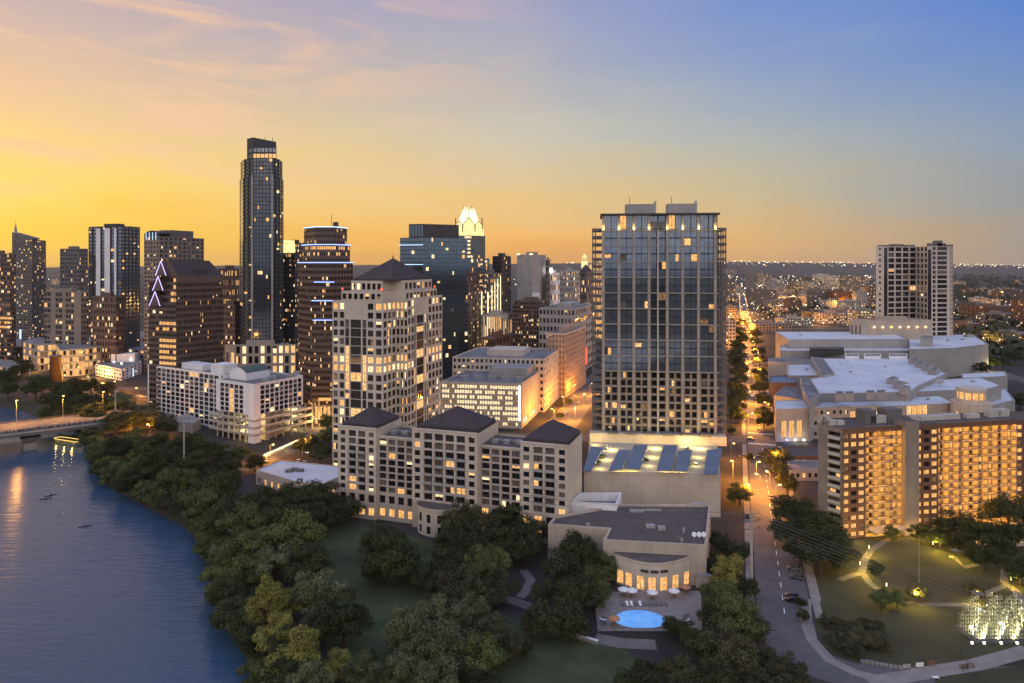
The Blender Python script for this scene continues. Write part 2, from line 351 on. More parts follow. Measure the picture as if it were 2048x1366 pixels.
# ------------------------------------------------------------------ setting: land, river, roads
BW = [(120, -300), (60, -100), (10, 0), (-28, 100), (-66, 175), (-100, 236), (-129, 276), (-170, 311), (-200, 339), (-238, 394), (-270, 436), (-318, 470), (-352, 500), (-450, 545), (-900, 700), (-6000, 2200)]
BT = []
for i, p in enumerate(BW):
    a, b_ = BW[max(0, i - 1)], BW[min(len(BW) - 1, i + 1)]; d = unit((b_[0] - a[0], b_[1] - a[1])); BT.append((p[0] + d[1] * 7, p[1] - d[0] * 7))
def sheet(name, pts, z, m, kind='structure'):
    b = MB(); b.face([(x, y, z) for x, y in pts]); o = b.build(name, [m]); return tag(o, kind=kind)
b = MB(); b.face([(x, y, 0) for x, y in [(11400, -300), (11400, 11400), (-11400, 11400), (-11400, 4200)] + BT[::-1]]); tag(b.build('ground', ['earth']), kind='structure')
b = MB()
for i in range(len(BW) - 1):
    n = max(1, int(math.dist(BW[i], BW[i + 1]) / 12))
    for k in range(n):
        f, g = k / n, (k + 1) / n; l = lambda p, q, t: (p[0] + (q[0] - p[0]) * t, p[1] + (q[1] - p[1]) * t)
        a0, a1, t0, t1 = l(BW[i], BW[i + 1], f), l(BW[i], BW[i + 1], g), l(BT[i], BT[i + 1], f), l(BT[i], BT[i + 1], g)
        b.face([(*a0, -6), (*a1, -6), (*t1, 0), (*t0, 0)])
tag(b.build('river_bank', ['bank']), kind='structure')
# river: rippled dark blue water
m = bpy.data.materials.new('river_water'); m.use_nodes = True; t = m.node_tree; pb = t.nodes['Principled BSDF']
pb.inputs['Base Color'].default_value = (.036, .076, .132, 1); pb.inputs['Roughness'].default_value = .18; pb.inputs['IOR'].default_value = 1.36; pb.inputs['Specular IOR Level'].default_value = .45
g = t.nodes.new('ShaderNodeNewGeometry'); mp2 = t.nodes.new('ShaderNodeMapping'); mp2.inputs['Scale'].default_value = (.10, .42, 1); mp2.inputs['Rotation'].default_value = (0, 0, R(8)); t.links.new(g.outputs['Position'], mp2.inputs[0])
n1 = t.nodes.new('ShaderNodeTexNoise'); n1.inputs['Scale'].default_value = 1.3; n1.inputs['Detail'].default_value = 4; n1.inputs['Distortion'].default_value = .6; t.links.new(mp2.outputs[0], n1.inputs['Vector'])
bp = t.nodes.new('ShaderNodeBump'); bp.inputs['Strength'].default_value = .4; bp.inputs['Distance'].default_value = .55; t.links.new(n1.outputs[0], bp.inputs['Height']); t.links.new(bp.outputs[0], pb.inputs['Normal'])
K['river'] = m
sheet('river', [(200, -300)] + [(x + 3, y) for x, y in BW[1:]] + [(-6000, -300)], -5, 'river')
# hills on the horizon
b = MB(); rnd = random.Random(3); CP = [(-700, 535), (0, 536), (110, 534.5), (480, 531), (730, 530), (1040, 527.5), (1450, 523), (1750, 527), (2048, 531), (2800, 531)]
def crest(px):
    for (a, ya), (c_, yc) in zip(CP, CP[1:]):
        if a <= px <= c_: return ya + (yc - ya) * (px - a) / (c_ - a)
    return 531
rows = []
for px in range(-700, 2780, 20):
    D = 8200; zc = Z(crest(px) + rnd.uniform(-.5, .5), D)
    rows.append([(X(px, 5200), 5200, -1), (X(px, 6600), 6600, zc * .55 + rnd.uniform(-4, 4)), (X(px, D), D, zc), (X(px, 10500), 10500, -1)])
for a, c_ in zip(rows, rows[1:]):
    for i in range(3): b.face([a[i], c_[i], c_[i + 1], a[i + 1]])
K['hill'] = mat('wooded_hills', (.075, .062, .052), .95, .35, .004)
tag(b.build('hills', ['hill']), kind='structure')
# right hand street and the streets between the blocks
SD = unit((.3065, .952))
def sx(D): return 75 + .322 * (D - 191)
def strip(name, path, w, z, m):
    lft, rgt = [], []
    for i, p in enumerate(path):
        a, c_ = path[max(0, i - 1)], path[min(len(path) - 1, i + 1)]; d = unit((c_[0] - a[0], c_[1] - a[1])); n = (d[1], -d[0])
        lft.append(ad(p, n, -w / 2)); rgt.append(ad(p, n, w / 2))
    b = MB()
    for i in range(len(path) - 1): b.face([(*lft[i], z), (*rgt[i], z), (*rgt[i + 1], z), (*lft[i + 1], z)])
    return tag(b.build(name, [m]), kind='structure')
strip('road', [(sx(D), D) for D in (190, 240, 300, 400, 600, 900, 2400)], 15, .02, 'lane')
strip('road', [G(1563, 1262), G(1590, 1300), G(1640, 1330), G(1720, 1356), G(1860, 1364), G(2100, 1364)], 13, .016, 'lane')
S2 = unit((.25, .968)); S2P = ad((18, 425), (S2[1], -S2[0]), 10)
strip('road', [ad(S2P, S2, -75), ad(S2P, S2, 700)], 20, .02, 'lane')
strip('road', [(-150, 425), (60, 398), (100, 394), (200, 412), (420, 440)], 15, .012, 'asph')
strip('road', [(-420, 560), (-300, 560), (-60, 520), (60, 545), (200, 560), (600, 640)], 14, .008, 'asph')
strip('road', [(-600, 760), (0, 730), (240, 705), (900, 760)], 14, .008, 'asph')
strip('road', [(-900, 1100), (0, 1050), (900, 1100)], 16, .008, 'asph')
strip('road', [(430, 560), (520, 1000), (640, 1700)], 15, .010, 'asph')
strip('road', [G(470, 940), G(560, 905), G(640, 870), G(660, 850)], 14, .014, 'asph')
strip('road', [(-215, 425), (-190, 470), (-150, 620), (-60, 900)], 22, .010, 'asph')
for off in (-9.2, 9.2):
    n = (SD[1], -SD[0]); b = MB()
    for D0, D1 in ((200, 385), (405, 690), (712, 1000)):
        p, q = ad((sx(D0), D0), n, off), ad((sx(D1), D1), n, off); nn = (n[0] * 1.1, n[1] * 1.1)
        b.prism([(p[0] - nn[0], p[1] - nn[1]), (p[0] + nn[0], p[1] + nn[1]), (q[0] + nn[0], q[1] + nn[1]), (q[0] - nn[0], q[1] - nn[1])], 0, .14)
    tag(b.build('pavement', ['pave']), kind='structure')
b = MB(); n = (SD[1], -SD[0])
for D in range(200, 760, 8):
    if 385 < D < 408: continue
    p = (sx(D), D); b.face([(*ad(p, n, -.12), .032), (*ad(p, n, .12), .032), (*ad(ad(p, SD, 3.5), n, .12), .032), (*ad(ad(p, SD, 3.5), n, -.12), .032)])
for D in (386, 410):
    for k in range(-6, 7): p = ad((sx(D), D), n, k * 1.1); b.face([(*ad(p, n, -.3), .032), (*ad(p, n, .3), .032), (*ad(ad(p, SD, 3), n, .3), .032), (*ad(ad(p, SD, 3), n, -.3), .032)])
tag(b.build('road_markings', ['paint']), kind='structure')
# lawns and paths
def pxpoly(pts, z=0): return [G(a, c_, z) for a, c_ in pts]
sheet('lawn', pxpoly([(620, 1060), (720, 1050), (870, 1085), (870, 1150), (1000, 1230), (1240, 1290), (1320, 1366), (1320, 1480), (700, 1480), (640, 1250), (560, 1120)]), .012, 'grass')
sheet('park_lawn', [G(1640, 1080), G(2250, 1060), G(2400, 1330), G(2048, 1318), G(1860, 1344), G(1720, 1335), G(1640, 1290), G(1618, 1200)], .006, 'dry')
sheet('lawn', [G(1860, 1352), G(2048, 1330), G(2300, 1340), G(2300, 1420), G(1900, 1400)], .02, 'dry')
def path(pts, w, m='ppath', z=.028): return strip('path', [G(*p) for p in pts], w, z, m)
path([(1800, 1066), (1765, 1085), (1742, 1100), (1728, 1122), (1724, 1143), (1738, 1165), (1765, 1186), (1800, 1202), (1850, 1209), (1960, 1210)], 2.2)
path([(1724, 1146), (1700, 1152), (1680, 1160)], 2.2, z=.032)
path([(1612, 1118), (1622, 1160), (1632, 1200), (1612, 1206), (1611, 1240), (1624, 1280), (1660, 1320), (1710, 1345), (1760, 1358)], 3.0, 'pave')
path([(1740, 1366), (1860, 1344), (1950, 1330), (2060, 1300)], 4.6, 'pave', .037)
path([(1905, 1112), (1930, 1135), (1990, 1120), (2010, 1140), (2008, 1165), (2030, 1180), (2060, 1225)], 2.2)
path([(2015, 1168), (1990, 1180), (1960, 1190)], 1.8, z=.034)
path([(1046, 1140), (1062, 1160), (1050, 1185), (1040, 1195)], 3)
path([(1000, 1195), (1030, 1203), (1060, 1213)], 4, z=.034)
path([(1190, 1276), (1240, 1286), (1312, 1290)], 5)
# ------------------------------------------------------------------ central apartment tower
ET = unit((.993, -.12)); NT = (-ET[1], ET[0])
o = (X(1205, 331), 331); TW = solve(o, ET, 1435)
T = Bld('apartment_tower', 'tall glass apartment tower with stone pilasters, lit crown and two roof boxes', 'tower', o, ['tanb', 'roofg', 'navy'], 'gb', lit=.05, mix='gold dimlit lit gold')
tp = lambda s, t_=0: ad(ad(o, ET, s), NT, t_)
bays = [(120, 203), (203, 282), (282, 362), (362, 457), (457, 538), (538, 620), (620, 705)]
bs = [(a - 117) / (720 - 117) * TW for a, _ in bays] + [TW]
zt, zl, zb = 115.6, 49.4, 20.5
def slots(rows, fh, rec, fw=.93, g=None, lit=None, mm=2):
    sp_ = []
    for i in range(7):
        w = bs[i + 1] - bs[i]
        sp_.append((w, dict(cols=2, rows=rows, fw=fw, fh=fh, rec=rec if i != 3 else 2.2, ml=.9, mr=.1, sill=None, g=g, lit=lit, m=mm)))
    return sp_
back = [tp(TW, 26), tp(0, 26)]
side = dict(cols=6, rows=26, fw=.7, fh=.7)
T.edge(tp(0), tp(TW), zl, zt, slots(18, .86, .3)); T.edge(tp(0), tp(TW), zb, zl, slots(8, .70, .4, .70, 'gd', .16, 0)); T.edge(tp(0), tp(TW), zt, 123, slots(1, .86, .6, .9, None, .14))
T.prism([tp(0, 3), tp(TW, 3), *back], zb, 123, {1: side, 3: side}, par=.3)
T.wall.wallq(tp(0, 3), tp(0), zb, 123); T.wall.wallq(tp(TW), tp(TW, 3), zb, 123)
T.done()
for i in range(8):
    s0 = bs[i] if i < 7 else TW - 1.2
    q = MB(); q.box(tp(s0 - .5, -.55), ET, 1.3, .6, zb, 122.4, 0); T.part(q, 'pilaster', ['pil'])
    q = MB(); q.cbox((*tp(s0 + .15, -1.3), zt + .6), .5, .5, .8); T.part(q, 'uplight', ['lampy'])
    lamp((*tp(s0 + .15, -1.5), zt + 1.3), 300, (1, .66, .2), T.root, .2)
for k in range(0, 27, 2):
    z = zl + (k - 8) * (zt - zl) / 18 if k >= 8 else zb + k * (zl - zb) / 8
    q = MB(); q.box(tp(-.6, -.75), ET, TW + 1.2, .8, z - .22, z + .22); T.part(q, 'floor_band', ['pil'])
q = MB(); q.box(tp(-1, -1.4), ET, TW + 2, 28, 122.6, 123.5); T.part(q, 'roof_slab', ['dark'])
q = MB(); q.box(tp((bs[3] + bs[4]) / 2 - .35, -.9), ET, .7, .7, zb, 117); T.part(q, 'mast', ['sand'])
q = MB(); q.box(tp(bs[3] + 1.2, -1.2), ET, bs[4] - bs[3] - 2.4, 3, 116.2, 119.6); T.part(q, 'crown_balcony', ['dconc'])
for a, c_ in ((1251, 1307), (1335, 1389)):
    s0, s1 = solve(tp(0, 8), ET, a), solve(tp(0, 8), ET, c_)
    q = MB(); q.box(tp(s0, 8), ET, s1 - s0, 9, 123, 128.6); T.part(q, 'plant_room', ['conc'])
    q = MB(); q.tube((*tp(s0 + 2, 9), 128.6), (*tp(s0 + 2, 9), 132.2), .12); T.part(q, 'antenna', ['dark'])
    q = MB(); q.box(tp(s1 + .2, 9), ET, 1.2, 1.2, 123, 130); T.part(q, 'roof_ladder_cage', ['steel'])
for sgn in (0, 1):                                       # open balcony frames at both sides
    s0, s1 = (solve(tp(0, 3), ET, 1184), -.3) if sgn == 0 else (TW + .3, solve(tp(0, 3), ET, 1453))
    for k in range(28):
        z = zb + k * (zt - zb) / 27
        q = MB(); q.box(tp(s0, 3), ET, s1 - s0, 13, z - .2, z + .15); q.box(tp(s0, 3), ET, s1 - s0, .12, z + .15, z + 1.15); T.part(q, 'balcony', ['dconc'])
    for ss in ((s0 + .1, s0 + 1.4) if sgn == 0 else (s1 - 1.8, s1 - .6)):
        q = MB(); q.box(tp(ss, 2.9), ET, .5, .5, zb, zt + .5); T.part(q, 'balcony_post', ['dconc'])
        q = MB(); q.box(tp(ss, 15.6), ET, .5, .5, zb, zt + .5); T.part(q, 'balcony_post', ['dconc'])
# parking podium in front of the tower
pz = 16.3
pd = [G(1168, 948, pz), G(1207, 949, pz), G(1441, 952, pz), (96.5, 330), (37, 338), (35.5, 318)]
P_ = Bld('parking_podium', 'pale parking podium with blue canopies and glowing roof deck below the tower', 'parking garage', pd[1], ['lime', 'conc'], lit=0)
n_ = len(pd)
for i in range(n_): P_.wall.wallq(pd[i], pd[(i + 1) % n_], 0, pz + 1.1)
ins = inset(pd, .4)
for i in range(n_):
    j = (i + 1) % n_; P_.wall.face([(*pd[i], pz + 1.1), (*pd[j], pz + 1.1), (*ins[j], pz + 1.1), (*ins[i], pz + 1.1)]); P_.wall.wallq(ins[j], ins[i], pz, pz + 1.1)
P_.wall.face([(x, y, pz) for x, y in ins], 1)
P_.done()
for qd in ([(1182, 892), (1207, 896), (1182, 942), (1166, 941)], [(1238, 899), (1262, 900), (1243, 939), (1217, 941)], [(1268, 890), (1296, 890), (1280, 938), (1249, 936)], [(1327, 891), (1355, 890), (1344, 941), (1313, 941)], [(1357, 902), (1384, 900), (1375, 942), (1349, 941)], [(1414, 900), (1444, 896), (1436, 948), (1407, 948)]):
    pts = pxpoly(qd, pz + 2.9); pts = pts if area2(pts) > 0 else pts[::-1]
    q = MB(); q.prism(pts, pz + 2.6, pz + 2.9, bottom=True); cn_ = P_.part(q, 'canopy', ['bluecan'])
    cx, cy = sum(p[0] for p in pts) / 4, sum(p[1] for p in pts) / 4
    for f_ in (.25, .75):
        q = MB(); p = (pts[0][0] * (1 - f_) + pts[2][0] * f_, pts[0][1] * (1 - f_) + pts[2][1] * f_); q.tube((*p, pz), (*p, pz + 2.6), .14); P_.part(q, 'canopy_post', ['steel'])
for px, py, pw in ((1222, 900, 2600), (1212, 920, 1600), (1200, 938, 1000), (1240, 944, 1300), (1265, 944, 1300), (1330, 945, 1300), (1360, 945, 1300), (1310, 897, 3000), (1306, 915, 1800), (1298, 932, 900), (1398, 897, 3000), (1396, 915, 1500), (1390, 932, 800), (1190, 890, 1200), (1372, 893, 1800)): lamp((*G(px, py, pz), pz + 1.9), pw, (1, .72, .22), P_.root, .3)
# terrace wall between podium deck and tower
q = MB(); q.prism([tp(-6, -3.5), tp(TW + 3.5, -3.5), tp(TW + 3.5, 2), tp(-6, 2)], pz, 20.6); P_.part(q, 'terrace', ['lime'])
for k in range(6):
    q = MB(); q.box(tp(2 + k * 8.5, -4.4), ET, 5, 4, 20.6, 21.3 + .3 * (k % 2)); P_.part(q, 'planter', ['dconc'])

# ------------------------------------------------------------------ wide hotel in the middle
O = (-69, 278); HP = lambda s, t_=0: ad(ad(O, E, s), NO, t_)
Hh = Bld('hotel', 'wide pale stone hotel with balconies and three dark hipped roofs among trees', 'hotel', O, ['lime', 'roofb', 'tan'], 'gd', lit=.16, mix='gold lit gold litw', curt=.22)
segs = [(0, 17, 0, 35.6, 4), (17, 33.3, 1.4, 32.6, 4), (33.3, 60, -1.2, 37.4, 6), (60, 76.3, 1.4, 32.6, 4), (76.3, 94, 0, 35.6, 4)]
balc = []
for s0, s1, t0, zt, nc in segs:
    w = s1 - s0; tall = zt > 34; cwid = w / nc
    pts = [HP(s0, t0), HP(s1, t0), HP(s1, 21), HP(s0, 21)]
    base_lit = .75 if s0 < 33 else .6
    low = dict(cols=nc, rows=2, fw=.62, fh=.6, rec=.5, mb=.6, sill=1.0, m=2, per=lambda r, c: ('gold' if random.random() < (.85 if r == 0 else .3) else 'gd'))
    mid = 10.6
    if tall:
        inner = nc - 2
        up = [(cwid, dict(cols=1, rows=8, fw=.5, fh=.6, rec=.3, mt=1.0)), (cwid * inner, dict(cols=inner, rows=8, fw=.78, fh=.8, rec=.9, mt=1.0)), (cwid, dict(cols=1, rows=8, fw=.5, fh=.6, rec=.3, mt=1.0))]
        for c in range(1, nc - 1):
            for r in range(1, 6): balc.append((s0 + c * cwid + cwid * .12, t0, mid + r * (zt - 1 - mid) / 8, cwid * .76))
        if s0 > 30 and s0 < 35: low = None
    else: up = dict(cols=nc, rows=8, fw=.76, fh=.78, rec=.5, mt=.7, ml=.3, mr=.3, m=2)
    Hh.edge(pts[0], pts[1], 0, mid, low, 2); Hh.edge(pts[0], pts[1], mid, zt, up, 0 if tall else 2)
    Hh.wall.wallq(pts[1], pts[2], 0, zt); Hh.wall.wallq(pts[3], pts[0], 0, zt); Hh.wall.wallq(pts[2], pts[3], 0, zt)
    Hh.wall.face([(*HP(s0 + .5, t0 + .5), zt - .8), (*HP(s1 - .5, t0 + .5), zt - .8), (*HP(s1 - .5, 20.5), zt - .8), (*HP(s0 + .5, 20.5), zt - .8)], 1)
    for a, c_ in ((HP(s0, t0 - .15), HP(s1, t0 - .15)),):
        q = MB(); q.box(ad(a, E, -.15), E, w + .3, .7, zt - .35, zt + .25); Hh.part(q, 'cornice', ['lime'])
    if tall:
        for f_ in range(2, nc - 1):
            q = MB(); q.box(HP(s0 + f_ * cwid - .3, t0 - .3), E, .6, .35, mid, zt - 4.4); Hh.part(q, 'pilaster', ['lime'])
    else:
        for rr in range(3):
            q = MB(); q.box(HP(s0 + 2 + rr * 4.5, 8 + rr), E, 2.5, 2, zt - .8, zt + .6); Hh.part(q, 'rooftop_unit', ['steel'])
        q = MB(); q.box(HP(s0 + 1, 12), E, w - 4, .3, zt - .8, zt + .3); Hh.part(q, 'roof_rail', ['conc'])
Hh.done()
for s, t_, z, w in balc:
    q = MB(); q.box(HP(s, t_ - .7), E, w, .7, z - .1, z + .12); q.box(HP(s, t_ - .7), E, w, .07, z + .12, z + 1.0); Hh.part(q, 'balcony', ['conc'])
for s0, s1, z, za in ((.8, 16.2, 36.6, 42.0), (34.2, 59.2, 38.3, 44.6), (77, 93.4, 36.6, 42.2)):
    q = MB(); t0, t1 = 1.6, 20.2; q.hip([HP(s0, t0), HP(s1, t0), HP(s1, t1), HP(s0, t1)], z, HP((s0 + s1) / 2, 11), za, 0, 1.6); Hh.part(q, 'roof', ['roofd'])
for s in (36, 57.3):                                       # round attic windows
    q = MB(); c_ = HP(s, -1.24); q.face([(*ad(c_, E, .75 * math.cos(a * math.pi / 6)), 35.2 + .95 * math.sin(a * math.pi / 6)) for a in range(12)]); Hh.part(q, 'round_window', ['gd'])
# bowed entrance pavilion of the hotel
q = MB(); arc = [HP(37 + 7.5 - 8.2 * math.cos(math.pi * k / 12), -1.3 - 6.5 * math.sin(math.pi * k / 12)) for k in range(13)]
q.prism(arc, 0, 9.6, 0, 1); q.prism([ad(p, NO, -.0) for p in inset(arc, -.35)], 9.6, 10.3, 0, 1); Hh.part(q, 'entrance_bow', ['lime', 'roofb'])
for k in range(1, 12, 2):
    for z0, z1 in ((1, 3.6), (5, 8)):
        a, c_ = arc[k], arc[k + 1]; u = unit((c_[0] - a[0], c_[1] - a[1])); a2 = ad(ad(a, u, .3), (u[1], -u[0]), .05); c2 = ad(ad(c_, u, -.3), (u[1], -u[0]), .05)
        q = MB(); q.wallq(a2, c2, z0, z1); Hh.part(q, 'bow_window', ['gd' if z0 > 2 or k % 4 else 'gold'])
# ballroom annex in front with the bowed lit dining room
az_ = 12.0
an = pxpoly([(1096, 1052), (1218, 1061), (1206, 1084), (1413, 1095), (1421, 1013), (1240, 1012), (1110, 1036)], az_); an = an if area2(an) > 0 else an[::-1]
B = Bld('hotel_ballroom', 'low beige ballroom block with flat brown roof and bowed glowing dining room above the pool', 'building', an[3], ['tan', 'roofb'], lit=.1)
B.prism(an, 0, az_ + .7, {}, par=.7, cop=.7); B.done()
bow = []
for k in range(17):
    f_ = k / 16; px = 1232 + (1390 - 1232) * f_; D = 219 - 6.5 * math.sin(math.pi * f_); bow.append((X(px, D), D))
q = MB(); q.prism(bow + [(bow[-1][0] + 1, 223), (bow[0][0] - .5, 224)], 0, 8.6, 0, 1); B.part(q, 'dining_room', ['lime', 'roofb'])
q = MB(); bb = inset(bow + [(bow[-1][0] + 1, 223), (bow[0][0] - .5, 224)], -.3); q.prism(bb, 8.6, 9.2, 0, 1); B.part(q, 'dining_room_cornice', ['lime', 'roofb'])
for i, px in enumerate((1241, 1258, 1281, 1304, 1327, 1350, 1372)):
    k = (px - 1232) / 158 * 16; i0 = int(k); a, c_ = bow[i0], bow[i0 + 1]; u = unit((c_[0] - a[0], c_[1] - a[1])); p = ad(ad(a, u, math.dist(a, c_) * (k - i0)), (u[1], -u[0]), .12)
    q = MB(); q.wallq(ad(p, u, -1.15), ad(p, u, 1.15), .7, 4.6); w_ = B.part(q, 'window', ['gold'])
    for s_ in (-1.2, 0, 1.13):
        q = MB(); q.box(ad(ad(p, u, s_), (u[1], -u[0]), .05), u, .09, .05, .7, 4.6); B.part(q, 'mullion', ['tan'])
for px in (1282, 1304, 1327):
    k = (px - 1232) / 158 * 16; i0 = int(k); a = bow[i0]; u = unit((bow[i0 + 1][0] - a[0], bow[i0 + 1][1] - a[1]))
    q = MB(); q.box(ad(a, (u[1], -u[0]), .15), u, 2.4, .1, 6.0, 6.8); B.part(q, 'vent', ['dark'])
for px, py, w, d, h in ((1293, 1057, 3, 2, .9), (1317, 1061, 2.4, 2, 1), (1385, 1014, 5, 2, 1), (1260, 1025, 5, 1.5, .8), (1273, 1022, 9, .5, .6), (1366, 1066, .6, .6, 1.6), (1362, 1086, .6, .6, 1.4), (1172, 1051, 1.4, 1, .5)):
    p = G(px, py, az_); q = MB(); q.box(p, (1, 0), w, d, az_, az_ + h); B.part(q, 'rooftop_unit', ['conc'])
for px in (1388, 1398, 1407):
    p = G(px, 1077, az_); q = MB(); q.tube((*p, az_), (*p, az_ + .9), .08); c_ = Vector((*p, az_ + 1.3)); n = Vector((.1, -.85, .5)).normalized(); q.tube(c_, c_ + n * .18, .35, .8, 14); B.part(q, 'satellite_dish', ['white'])
# mechanical yard with white parapet between hotel and podium
yd = pxpoly([(1143, 1003), (1233, 1008), (1243, 985), (1160, 985)], 14.5)
Y = Bld('mechanical_yard', 'white walled plant yard squeezed between hotel end wall and podium', 'building', yd[0], ['white', 'roofg'])
Y.prism(yd, 0, 14.5, {}, par=3); Y.done()
q = MB(); p = G(1195, 998, 12); q.box(p, (1, 0), 4, 3, 11.5, 13.2); q.tube((p[0] + 2, p[1] + 1.5, 13.2), (p[0] + 2, p[1] + 1.5, 14.1), 1.3, 1.3, 12); Y.part(q, 'chiller', ['steel'])
for px, py in ((1330, 1012), (1362, 1012)): lamp((*G(px, py - 1, az_)[:1], G(px, py, az_)[1] + .6, az_ + 1.2), 160, (1, .66, .3), B.root, .15)

# ------------------------------------------------------------------ stone office tower behind the hotel
O2 = (-88, 343); SP = lambda s, t_=0: ad(ad(O2, E, s), NO, t_)
J = Bld('stone_office_tower', 'pale stone office tower with dark central glass strips and pyramid roof', 'tower', O2, ['lime', 'roofb', 'tan'], 'gk', lit=.27, mix='lit litw gold dimlit', curt=.04)
z1 = 82.0; NR = 19
LR = {4, 5, 10, 17}
def jper(r, c): return random.choice(['litw', 'lit', 'gold']) if (r in (11, 12) and random.random() < .85) or (r == 18 and random.random() < .6) else None
sw = dict(cols=1, rows=NR, fw=.66, fh=.68, rec=.25, per=jper, mt=.6)
gl = dict(cols=1, rows=NR - 2, fw=.97, fh=.93, rec=.4, mt=z1 / NR * 2 + .4, per=lambda r, c: ('lit' if r in (6, 9, 10, 11, 12) and random.random() < .6 else None), lit=.1)
J.edge(SP(0), SP(28), 0, z1, [(7.2, {**sw, 'cols': 2}), (2.2, gl), (.7, None), (6, gl), (.7, None), (2.2, gl), (9, {**sw, 'cols': 2})])
J.edge(SP(28), SP(28, 13), 0, z1, {**sw, 'cols': 3}); J.edge(SP(28, 13), SP(34.4, 13), 0, z1, {**sw, 'cols': 3, 'fw': .62})
gr_ = dict(gl, lit=.06)
J.edge(SP(34.4, 13), SP(34.4, 53), 0, z1 + 1, [(7, {**sw, 'cols': 2}), (1.5, gr_), (1, None), (8, gr_), (1, None), (1.5, gr_), (1, None), (1.5, gr_), (17, {**sw, 'cols': 4})])
J.wall.wallq(SP(34.4, 53), SP(0, 53), 0, z1); J.wall.wallq(SP(0, 53), SP(0), 0, z1)
J.wall.face([(*SP(*p), z1) for p in ((0, 0), (28, 0), (28, 13), (34.4, 13), (34.4, 53), (0, 53))], 1)
t2 = [SP(4.2, 1.5), SP(26.5, 1.5), SP(26.5, 12), SP(32.5, 14.5), SP(32.5, 50), SP(4.2, 50)]
J.prism(t2, z1, 86.6, {0: {**sw, 'cols': 7, 'rows': 1}, 3: {**sw, 'cols': 9, 'rows': 1}})
t3 = [SP(8, 4), SP(25, 4), SP(25, 13), SP(31, 16), SP(31, 47), SP(8, 47)]
J.prism(t3, 86.6, 91.6, {0: {**sw, 'cols': 6, 'rows': 1}, 3: {**sw, 'cols': 7, 'rows': 1}}); J.done()
q = MB(); q.hip([SP(8.8, 5), SP(30, 5), SP(30, 46), SP(8.8, 46)], 92.4, SP(19.4, 25.5), 102.8, 0, .8); J.part(q, 'roof', ['roofd'])
q = MB(); q.tube((*SP(19.4, 25.5), 102.6), (*SP(19.4, 25.5), 104.4), .5, .1); J.part(q, 'finial', ['dark'])
for s, t_ in ((4.5, 1.8), (26.2, 1.8), (32.2, 48)):
    q = MB(); q.cbox((*SP(s, t_), 87.6), .7, .7, .9); J.part(q, 'beacon', ['red'])
# ------------------------------------------------------------------ the other towers
def win(c, r, fw=.55, fh=.55, **k): return dict(cols=c, rows=r, fw=fw, fh=fh, **k)
# tallest condominium tower
D = 600; def_ = lambda px, d: (X(px, d), d)
A_ = [def_(479, 624), def_(486, 604), def_(505, 597), def_(545, 597), def_(560, 604), def_(567, 622), def_(562, 645), def_(484, 645)]
B = Bld('condominium_tower', 'tallest slender dark glass condominium tower with a sloping crown', 'tower', A_[2], ['navy', 'roofg'], 'gn', lit=.06, mix='lit litw gold lit')
sp = {0: win(1, 50, .7, .7), 1: win(2, 50, .8, .55, rec=.9), 2: win(6, 50, .9, .84), 3: win(2, 50, .8, .7, rec=.7), 4: win(2, 50, .7, .7)}
B.prism(A_, 0, 174, sp); A2 = inset(A_, .9); B.prism(A2, 174, 190, {k: {**v, 'rows': 5} for k, v in sp.items()})
cr = [def_(494, 606), def_(506, 601), def_(552, 601), def_(553, 625), def_(494, 625)]
B.prism(cr, 190, 200, {0: win(1, 2, .7, .6), 1: dict(cols=6, rows=2, fw=.85, fh=.7, per=lambda r, c: 'lit' if r == 0 else 'gb')})
q = MB(); z = [208, 208.3, 204.5, 204, 207.5]; n = len(cr)
for i in range(n): j = (i + 1) % n; q.face([(*cr[i], 200), (*cr[j], 200), (*cr[j], z[j]), (*cr[i], z[i])])
q.face([(*cr[i], z[i]) for i in range(n)]); B.part(q, 'crown', ['navy'])
B.done()
for p in (A_[2], A_[3]): q = MB(); q.box(ad(p, (1, 0), -.7), (1, 0), 1.3, .8, 0, 176, 0); q.v = [(x, y - .9, z_) for x, y, z_ in q.v]; B.part(q, 'corner_fin', ['conc'])
for px in (508, 530, 545): q = MB(); p = def_(px, 612); q.tube((*p, 205), (*p, 210.5), .2); B.part(q, 'antenna', ['dark'])
b = tower('condominium_podium', 'pale podium with tall brightly lit bays below the tallest tower', 'building', 450, 470, 592, 530, 690, ['tan', 'roofg', 'lime'], win(2, 1, .6, .7), dict(cols=10, rows=5, fw=.6, fh=.72, per=lambda r, c: 'litw' if c % 3 == 1 else ('lit' if c == 9 else None)), lit=.3, dr=unit((.97, .12)), deep=30, mix='litw lit')
# brown stepped tower with blue neon ledges
D = 433; fl = [(597, D + 22), (625, D), (668, D), (705, D + 20)]
def octo(pl, pc, pd_, pr, d0, off): return [def_(pl, d0 + 16), def_(pc, d0), def_(pd_, d0), def_(pr, d0 + 16), def_(pr - 4, d0 + 40), def_(pl + 4, d0 + 40)]
B = Bld('stepped_office_tower', 'brown granite office tower stepping back with blue neon ledges', 'tower', def_(625, D), ['brown', 'roofb'], 'gk', lit=.12, mix='lit gold litw lit', curt=.04)
q0 = octo(596, 624, 668, 706, D, 0); sb = {0: win(7, 26, .78, .52), 1: win(11, 26, .78, .52), 2: win(6, 26, .78, .52)}
B.prism(q0, 0, 100.4, sb)
q1 = octo(604, 626, 672, 700, D + 3, 0); nlit = lambda r, c: 'lit' if r == 2 and random.random() < .8 or r == 1 and random.random() < .2 else None
B.prism(q1, 100.4, 111.6, {k: {**v, 'rows': 3, 'per': nlit} for k, v in sb.items()})
q2 = octo(608, 630, 668, 694, D + 6, 0); B.prism(q2, 111.6, 122.8, {k: {**v, 'rows': 3} for k, v in sb.items()}); B.done()
